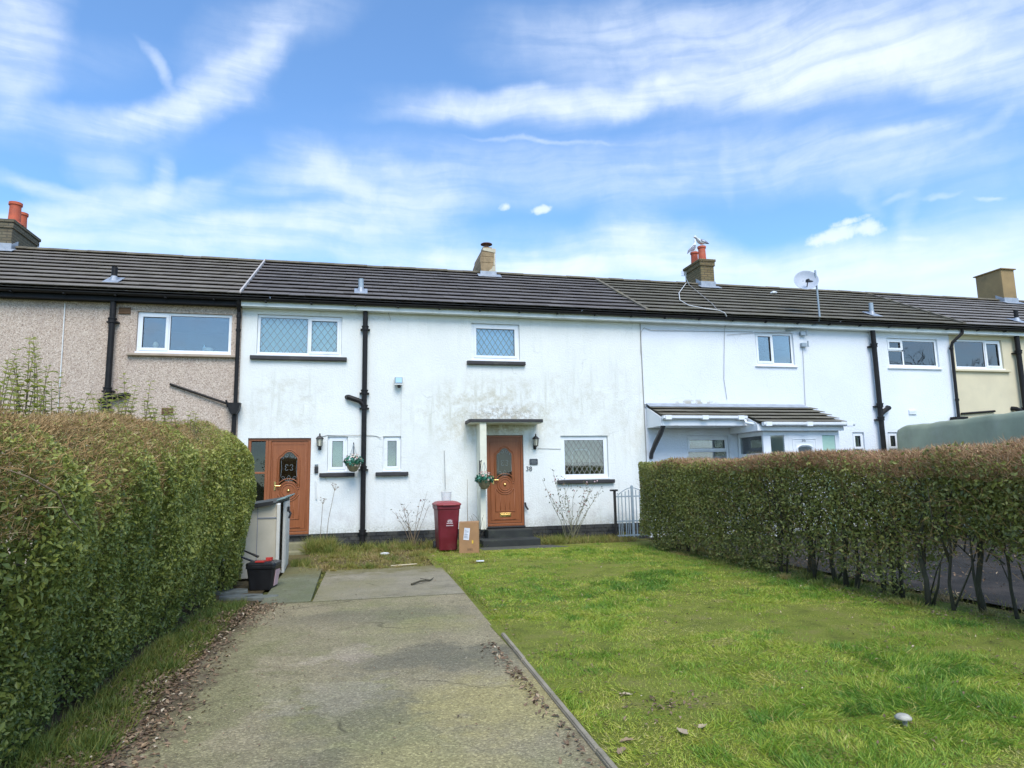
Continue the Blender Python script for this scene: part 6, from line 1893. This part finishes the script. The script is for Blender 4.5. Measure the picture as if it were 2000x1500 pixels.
blade_field('rough_grass', 'rough', [
    tufts(1, 46, U_(-.95, 2.5), U_(14.3, 15.15), .12, .30, .10, .30, .45), tufts(2, 40, U_(4.0, 6.3), U_(14.25, 15.15), .10, .26, .10, .28, .45),
    tufts(3, 60, U_(-.95, 2.3), U_(11.6, 14.3), .08, .25, .04, .14, .58), tufts(4, 40, U_(-1.70, -1.35), U_(2.8, 8.8), .08, .2, .06, .15, .15),
    tufts(5, 40, U_(5.75, 6.5), U_(4.2, 13.0), .08, .2, .06, .16, .45), tufts(6, 16, U_(-.9, 1.4), U_(11.5, 11.75), .06, .16, .03, .08, .6),
    patch(24000, lambda r, n: -1.74 + .46 * r.random(n) ** 1.4, U_(2.6, 8.9), .03, .12, .003, .006, (.35, 0), .16),
    patch(3500, U_(-.95, 2.5), U_(14.55, 15.2), .06, .24, .005, .010, (0, -.2), .55),
    patch(4500, U_(4.1, 6.3), U_(14.2, 15.2), .06, .22, .005, .010, (0, -.2), .50),
    patch(4500, U_(-.9, 2.6), U_(11.55, 13.4), .02, .07, .005, .009, (0, 0), .68),
    patch(3500, U_(-.9, 2.4), U_(13.4, 14.6), .03, .09, .005, .009, (0, 0), .66),
    patch(2600, U_(-.98, -.45), U_(14.5, 15.1), .12, .42, .005, .009, (0, -.1), .6, dens=False),
    patch(1200, U_(-1.1, -.8), U_(12.2, 13.0), .05, .14, .005, .009, (0, 0), .4),
    patch(5000, U_(5.7, 6.9), U_(2.5, 13.4), .03, .12, .004, .008, (0, 0), .5),
    patch(1500, U_(1.40, 1.52), U_(5.8, 11.6), .03, .07, .004, .007, (-.5, 0), .45, dens=False),
    patch(500, U_(-.56, -.46), U_(8.75, 11.5), .015, .05, .004, .007, (0, 0), .4),
    patch(450, U_(-1.05, 1.3), lambda r, n: 8.69 + .02 * r.normal(size=n), .01, .035, .004, .007, (0, 0), .35),
], 'long rough grass and weeds along the wall foot and beside the drive', 'weeds')


def litter(name, label, n_sets):
    rng = np.random.default_rng(55)
    Ps, Ss = [], []
    for (n, fx, fy, s0, s1, z) in n_sets:
        x, y = fx(rng, n), fy(rng, n)
        P = np.stack([x, y, np.full(n, z) + rng.uniform(0, .012, n)], 1)
        P = P[rng.random(n) < np.clip(.6 + .6 * vnoise(P, 4.0, 31), .05, 1)]
        Ps.append(P); Ss.append(rng.uniform(s0, s1, len(P)))
    P = np.concatenate(Ps); s = np.concatenate(Ss)
    V, F = leaves(P, np.tile([0, 0, 1.], (len(P), 1)), s, rng, 0, .45, .35)
    o = np_mesh(name, V, F, M['dead'], None, np.repeat(np.clip(rng.normal(.42, .25, len(P)), 0, 1), 4))
    return tag(o, label, 'dead leaves', None, 'stuff')


litter('leaf_litter', 'small brown dead leaves along the drive edges and under the hedges', [
    (9000, lambda r, n: -1.33 + .15 * r.normal(size=n), U_(2.6, 9.0), .018, .05, .018),
    (2200, lambda r, n: -1.15 + .18 * r.normal(size=n), U_(7.3, 8.7), .018, .045, .022),
    (500, lambda r, n: 1.21 - .06 * np.abs(r.normal(size=n)), U_(2.6, 6.0), .02, .055, .022),
    (900, U_(-1.2, 1.25), U_(2.5, 11.5), .008, .028, .020),
    (1500, U_(1.4, 5.9), U_(2.5, 13.5), .018, .045, .026),
    (1500, U_(5.6, 6.7), U_(4.0, 13.0), .02, .055, .015),
    (2600, U_(6.8, 12.5), U_(4.5, 13.0), .02, .06, .012),
    (1900, U_(-.9, 2.5), U_(11.6, 15.1), .02, .05, .014), (500, U_(4.1, 6.2), U_(14.2, 15.1), .02, .05, .014),
    (150, lambda r, n: 1.95 + .16 * r.normal(size=n), lambda r, n: 4.15 + .12 * r.normal(size=n), .02, .045, .022), (90, lambda r, n: 1.62 + .12 * r.normal(size=n), lambda r, n: 5.5 + .15 * r.normal(size=n), .02, .04, .022)])

# a few big pale leaves and rubbish one can tell apart
for i, (x, y, s, mt_, lab) in enumerate((
        (1.37, 3.50, .050, 'dead', None), (1.45, 3.62, .045, 'dead', None), (1.80, 3.66, .055, 'dead', None), (1.95, 3.70, .045, 'dead', None), (1.75, 4.35, .045, 'dead', None))):
    rng = np.random.default_rng(i)
    # a curled, lobed leaf on a small grid
    nu, nv = 9, 5
    a0 = rng.uniform(0, 6.28); cu = rng.uniform(.25, .5)
    V = []
    for iu in range(nu):
        u = iu / (nu - 1); wd = (math.sin(math.pi * u ** .8) ** .8) * (.42 + .10 * math.sin(u * 19)) + .01
        for iv in range(nv):
            v = (iv / (nv - 1) - .5) * 2
            lx, ly = (u - .5) * 2 * s, v * wd * s
            zz = s * (cu * v * v * wd + .35 * (u - .5) ** 2 + .05 * math.sin(u * 9 + v * 3))
            V.append((x + lx * math.cos(a0) - ly * math.sin(a0), y + lx * math.sin(a0) + ly * math.cos(a0), .028 + zz))
    F = np.array([(a * nv + b, a * nv + b + 1, (a + 1) * nv + b + 1, (a + 1) * nv + b) for a in range(nu - 1) for b in range(nv - 1)])
    o = np_mesh('dead_leaf', np.array(V), F, M['dead'], None, np.full(len(V), .62 + .3 * rng.random()), smooth=True)
    tag(o, 'large curled pale brown leaf lying on the near grass', 'leaf', 'large dead leaves on the near grass')
pw = MB().hexa([(-.03, .00, 0), (.42, .10, 0), (.415, .135, 0), (-.035, .035, 0), (-.03, 0, .015), (.42, .10, .015), (.415, .135, .015), (-.035, .035, .015)])
tag(pw.xform(Matrix.Translation((.62, 11.72, .02))).build('wood_strip', M['stick'], bevel=.003), 'pale wooden strip lying where the drive meets the weeds', 'strip')
sh = MB().lathe([(.005, -.11), (.035, -.09), (.045, 0), (.03, .08), (.005, .11)], (0, 0, 0), 10, 'x')
tag(sh.xform(Matrix.Translation((.55, 13.55, .04)) @ Matrix.Rotation(R(25), 4, 'Z') @ Matrix.Scale(.7, 4, (0, 0, 1))).build('white_bottle', M['white'], smooth=True), 'small white plastic bottle lying among the weeds by the wall', 'bottle')
tag(MB().prism_z([(2.02, 11.60), (2.16, 11.58), (2.17, 11.66), (2.04, 11.68)], .045, .06).build('paper_scrap', M['paper'], bevel=.003), 'white paper scrap on the grass in front of the cardboard box', 'paper')
tw = MB().tube([(.76, 9.55, .03), (.90, 9.68, .05), (1.05, 9.85, .03), (1.12, 10.05, .035)], [.016, .013, .010, .005], 6).tube([(1.05, 9.85, .03), (.92, 10.0, .04)], [.008, .004], 5)
tag(tw.build('fallen_branch', M['bark']), 'dark forked branch lying on the far right of the drive', 'branch')
pb_ = Vector((3.08, 3.45, 0))
pq_ = MB().lathe([(.002, .022), (.03, .018), (.046, .004), (.044, -.006), (.02, -.008)], (pb_.x, pb_.y, .05), 12).lathe([(.018, -.06), (.014, -.02)], (pb_.x + .01, pb_.y, .05), 8)
tag(pq_.build('mushroom', plain('mushroom_cap', (.40, .375, .31), .85, .3, 30, bstr=.4), smooth=True), 'pale round mushroom-like cap standing in the near right grass', 'mushroom')
tag(MB().hexa([(-1.26, 3.47, .02), (-1.14, 3.50, .02), (-1.15, 3.58, .02), (-1.27, 3.55, .02), (-1.25, 3.48, .06), (-1.15, 3.51, .075), (-1.16, 3.57, .07), (-1.26, 3.54, .06)]).build('brick_piece', M['brickbit'], bevel=.012), 'broken piece of orange brick at the left edge of the drive', 'brick')

# concrete edging of the near lawn
kb = MB()
g = random.Random(3)
y = -1.0
while y < 5.75:
    xa, xb = 1.145 + .0285 * y - .008, 1.145 + .0285 * (y + .9) - .008
    z = .045 + g.uniform(-.004, .004)
    for (o0, o1, zz) in ((0, .040, z - .010), (.005, .035, z)):
        kb.hexa([(xa + o0, y, -.1), (xa + o1, y, -.1), (xb + o1, y + .9, -.1), (xb + o0, y + .9, -.1), (xa + o0, y, zz), (xa + o1, y, zz), (xb + o1, y + .9, zz), (xb + o0, y + .9, zz)])
    y += .908
tag(kb.build('kerb_edging', M['kerb'], bevel=.006), 'narrow mossy concrete edging between the drive and near lawn', 'edging', None)


# ------------------------------------------------------------------ plants against the wall
def bush(name, label, cat, x, y, stems, seed, hgt, spread, leafn, group=None, buds=0, stemmat='rosestem', fine=2):
    g = random.Random(seed); rng = np.random.default_rng(seed)
    r = empty(name, (x, y, 0), label, cat, group)
    sm = MB(); tips = []; along = []
    for k in range(stems):
        h = hgt * g.uniform(.55, 1.0); lx = spread * g.uniform(-1, 1); ly = -.25 * g.random()
        x0, y0 = x + g.uniform(-.10, .10), y + g.uniform(-.05, .05)
        ps = [Vector((x0 + lx * t ** 1.25, y0 + ly * t, h * t)) for t in [i / 6 for i in range(7)]]
        ps = [p + Vector((g.uniform(-.015, .015), g.uniform(-.01, .01), 0)) for p in ps]
        rad = g.uniform(.006, .010)
        sm.tube(ps, [rad * (1 - .8 * i / 6) for i in range(7)], 5)
        for b in range(fine):
            q = ps[g.choice((3, 4, 5))]
            e = q + Vector((g.uniform(-.16, .16), g.uniform(-.08, .08), g.uniform(.05, .22)))
            sm.tube([q, q.lerp(e, .5) + Vector((0, 0, .02)), e], [.004, .003, .0015], 4)
            tips.append(e)
        tips.append(ps[-1]); along += ps[3:]
    sm.build('stems', M[stemmat], r)
    if leafn:
        src = np.array(tips + along)
        P = src[rng.integers(0, len(src), leafn)] + rng.normal(size=(leafn, 3)) * .035
        V, F = leaves(P, np.tile([0, -.5, .6], (leafn, 1)), rng.uniform(.035, .065, leafn), rng, .5, .5, .8)
        np_mesh('leaves', V, F, M['roseleaf'], r, np.repeat(rng.random(leafn), 4))
    if buds:
        bm2 = MB()
        for e in g.sample(tips, min(buds, len(tips))):
            bm2.lathe([(.002, -.02), (.014, -.01), (.018, .005), (.010, .018), (.002, .022)], e, 7)
        bm2.build('buds', M['petal'] if False else M['pink'], r, smooth=True)
    return r


bush('rose_bush', 'tall bare rose bush with a few leaves under the lower right window', 'bush', 4.75, 14.75, 15, 3, 1.75, .75, 260, buds=9)
bush('bare_shrub', 'thin bare shrub against the wall left of the maroon bin', 'shrub', 1.28, 14.9, 8, 12, 1.35, .38, 45, None, 0, 'stalk', 3)
for x, h, lx, lab in ((-.73, 1.02, .04, 'dry seed stalk nearest the left-hand door, straight and short'), (-.62, 1.30, .17, 'dry seed stalk leaning right with a forked head, near the left-hand door')):
    r = empty('dry_stalk', (x, 14.9, 0), lab, 'stalk', 'dry seed stalks by the wall')
    e = Vector((x + lx, 14.95, h))
    s_ = MB().tube([(x, 14.9, 0), (x + lx * .3, 14.92, h * .5), e], [.007, .006, .004], 5)
    g = random.Random(int(h * 100))
    hd_ = MB()
    for k in range(7):
        q = e + Vector((g.uniform(-.08, .08), g.uniform(-.04, .04), g.uniform(.03, .12)))
        s_.tube([e - Vector((0, 0, .04)), q], [.003, .002], 4)
        hd_.lathe([(.002, -.01), (.012, 0), (.004, .012)], q, 6)
    s_.build('stem', M['stalk'], r); hd_.build('seed_head', M['cardprint'], r)
bush('bramble', 'arching bare bramble stems behind the cardboard box at the screen foot', 'bramble', 2.58, 14.45, 4, 25, .75, .3, 0, None, 0, 'bark', 1)

# bare street tree across the road behind the camera, which the right-hand upstairs windows mirror
r = empty('bare_tree', (39, -7, 0), 'bare winter tree mirrored in the upstairs windows of the white and cream houses', 'tree')
g = random.Random(8)
trk, brn = MB(), MB()


def grow(p, d, L, rad, lev):
    e = p + d * L
    m_ = p.lerp(e, .5) + Vector((g.uniform(-.06, .06), g.uniform(-.06, .06), 0)) * L
    (trk if lev == 0 else brn).tube([p, m_, e], [rad, rad * .85, rad * .68], 7 if lev < 2 else 4)
    if lev >= 6: return
    for k in range(3 if lev < 4 else 2):
        ax = Vector((g.uniform(-1, 1), g.uniform(-1, 1), g.uniform(-.2, .5))).normalized()
        grow(e if k else m_.lerp(e, .6), (d + ax * g.uniform(.55, .95)).normalized(), L * g.uniform(.62, .82), rad * .62, lev + 1)


grow(Vector((39, -7, 0)), Vector((0, 0, 1)), 3.0, .28, 0)
trk.build('trunk', M['bark'], r); brn.build('branches', M['bark'], r)
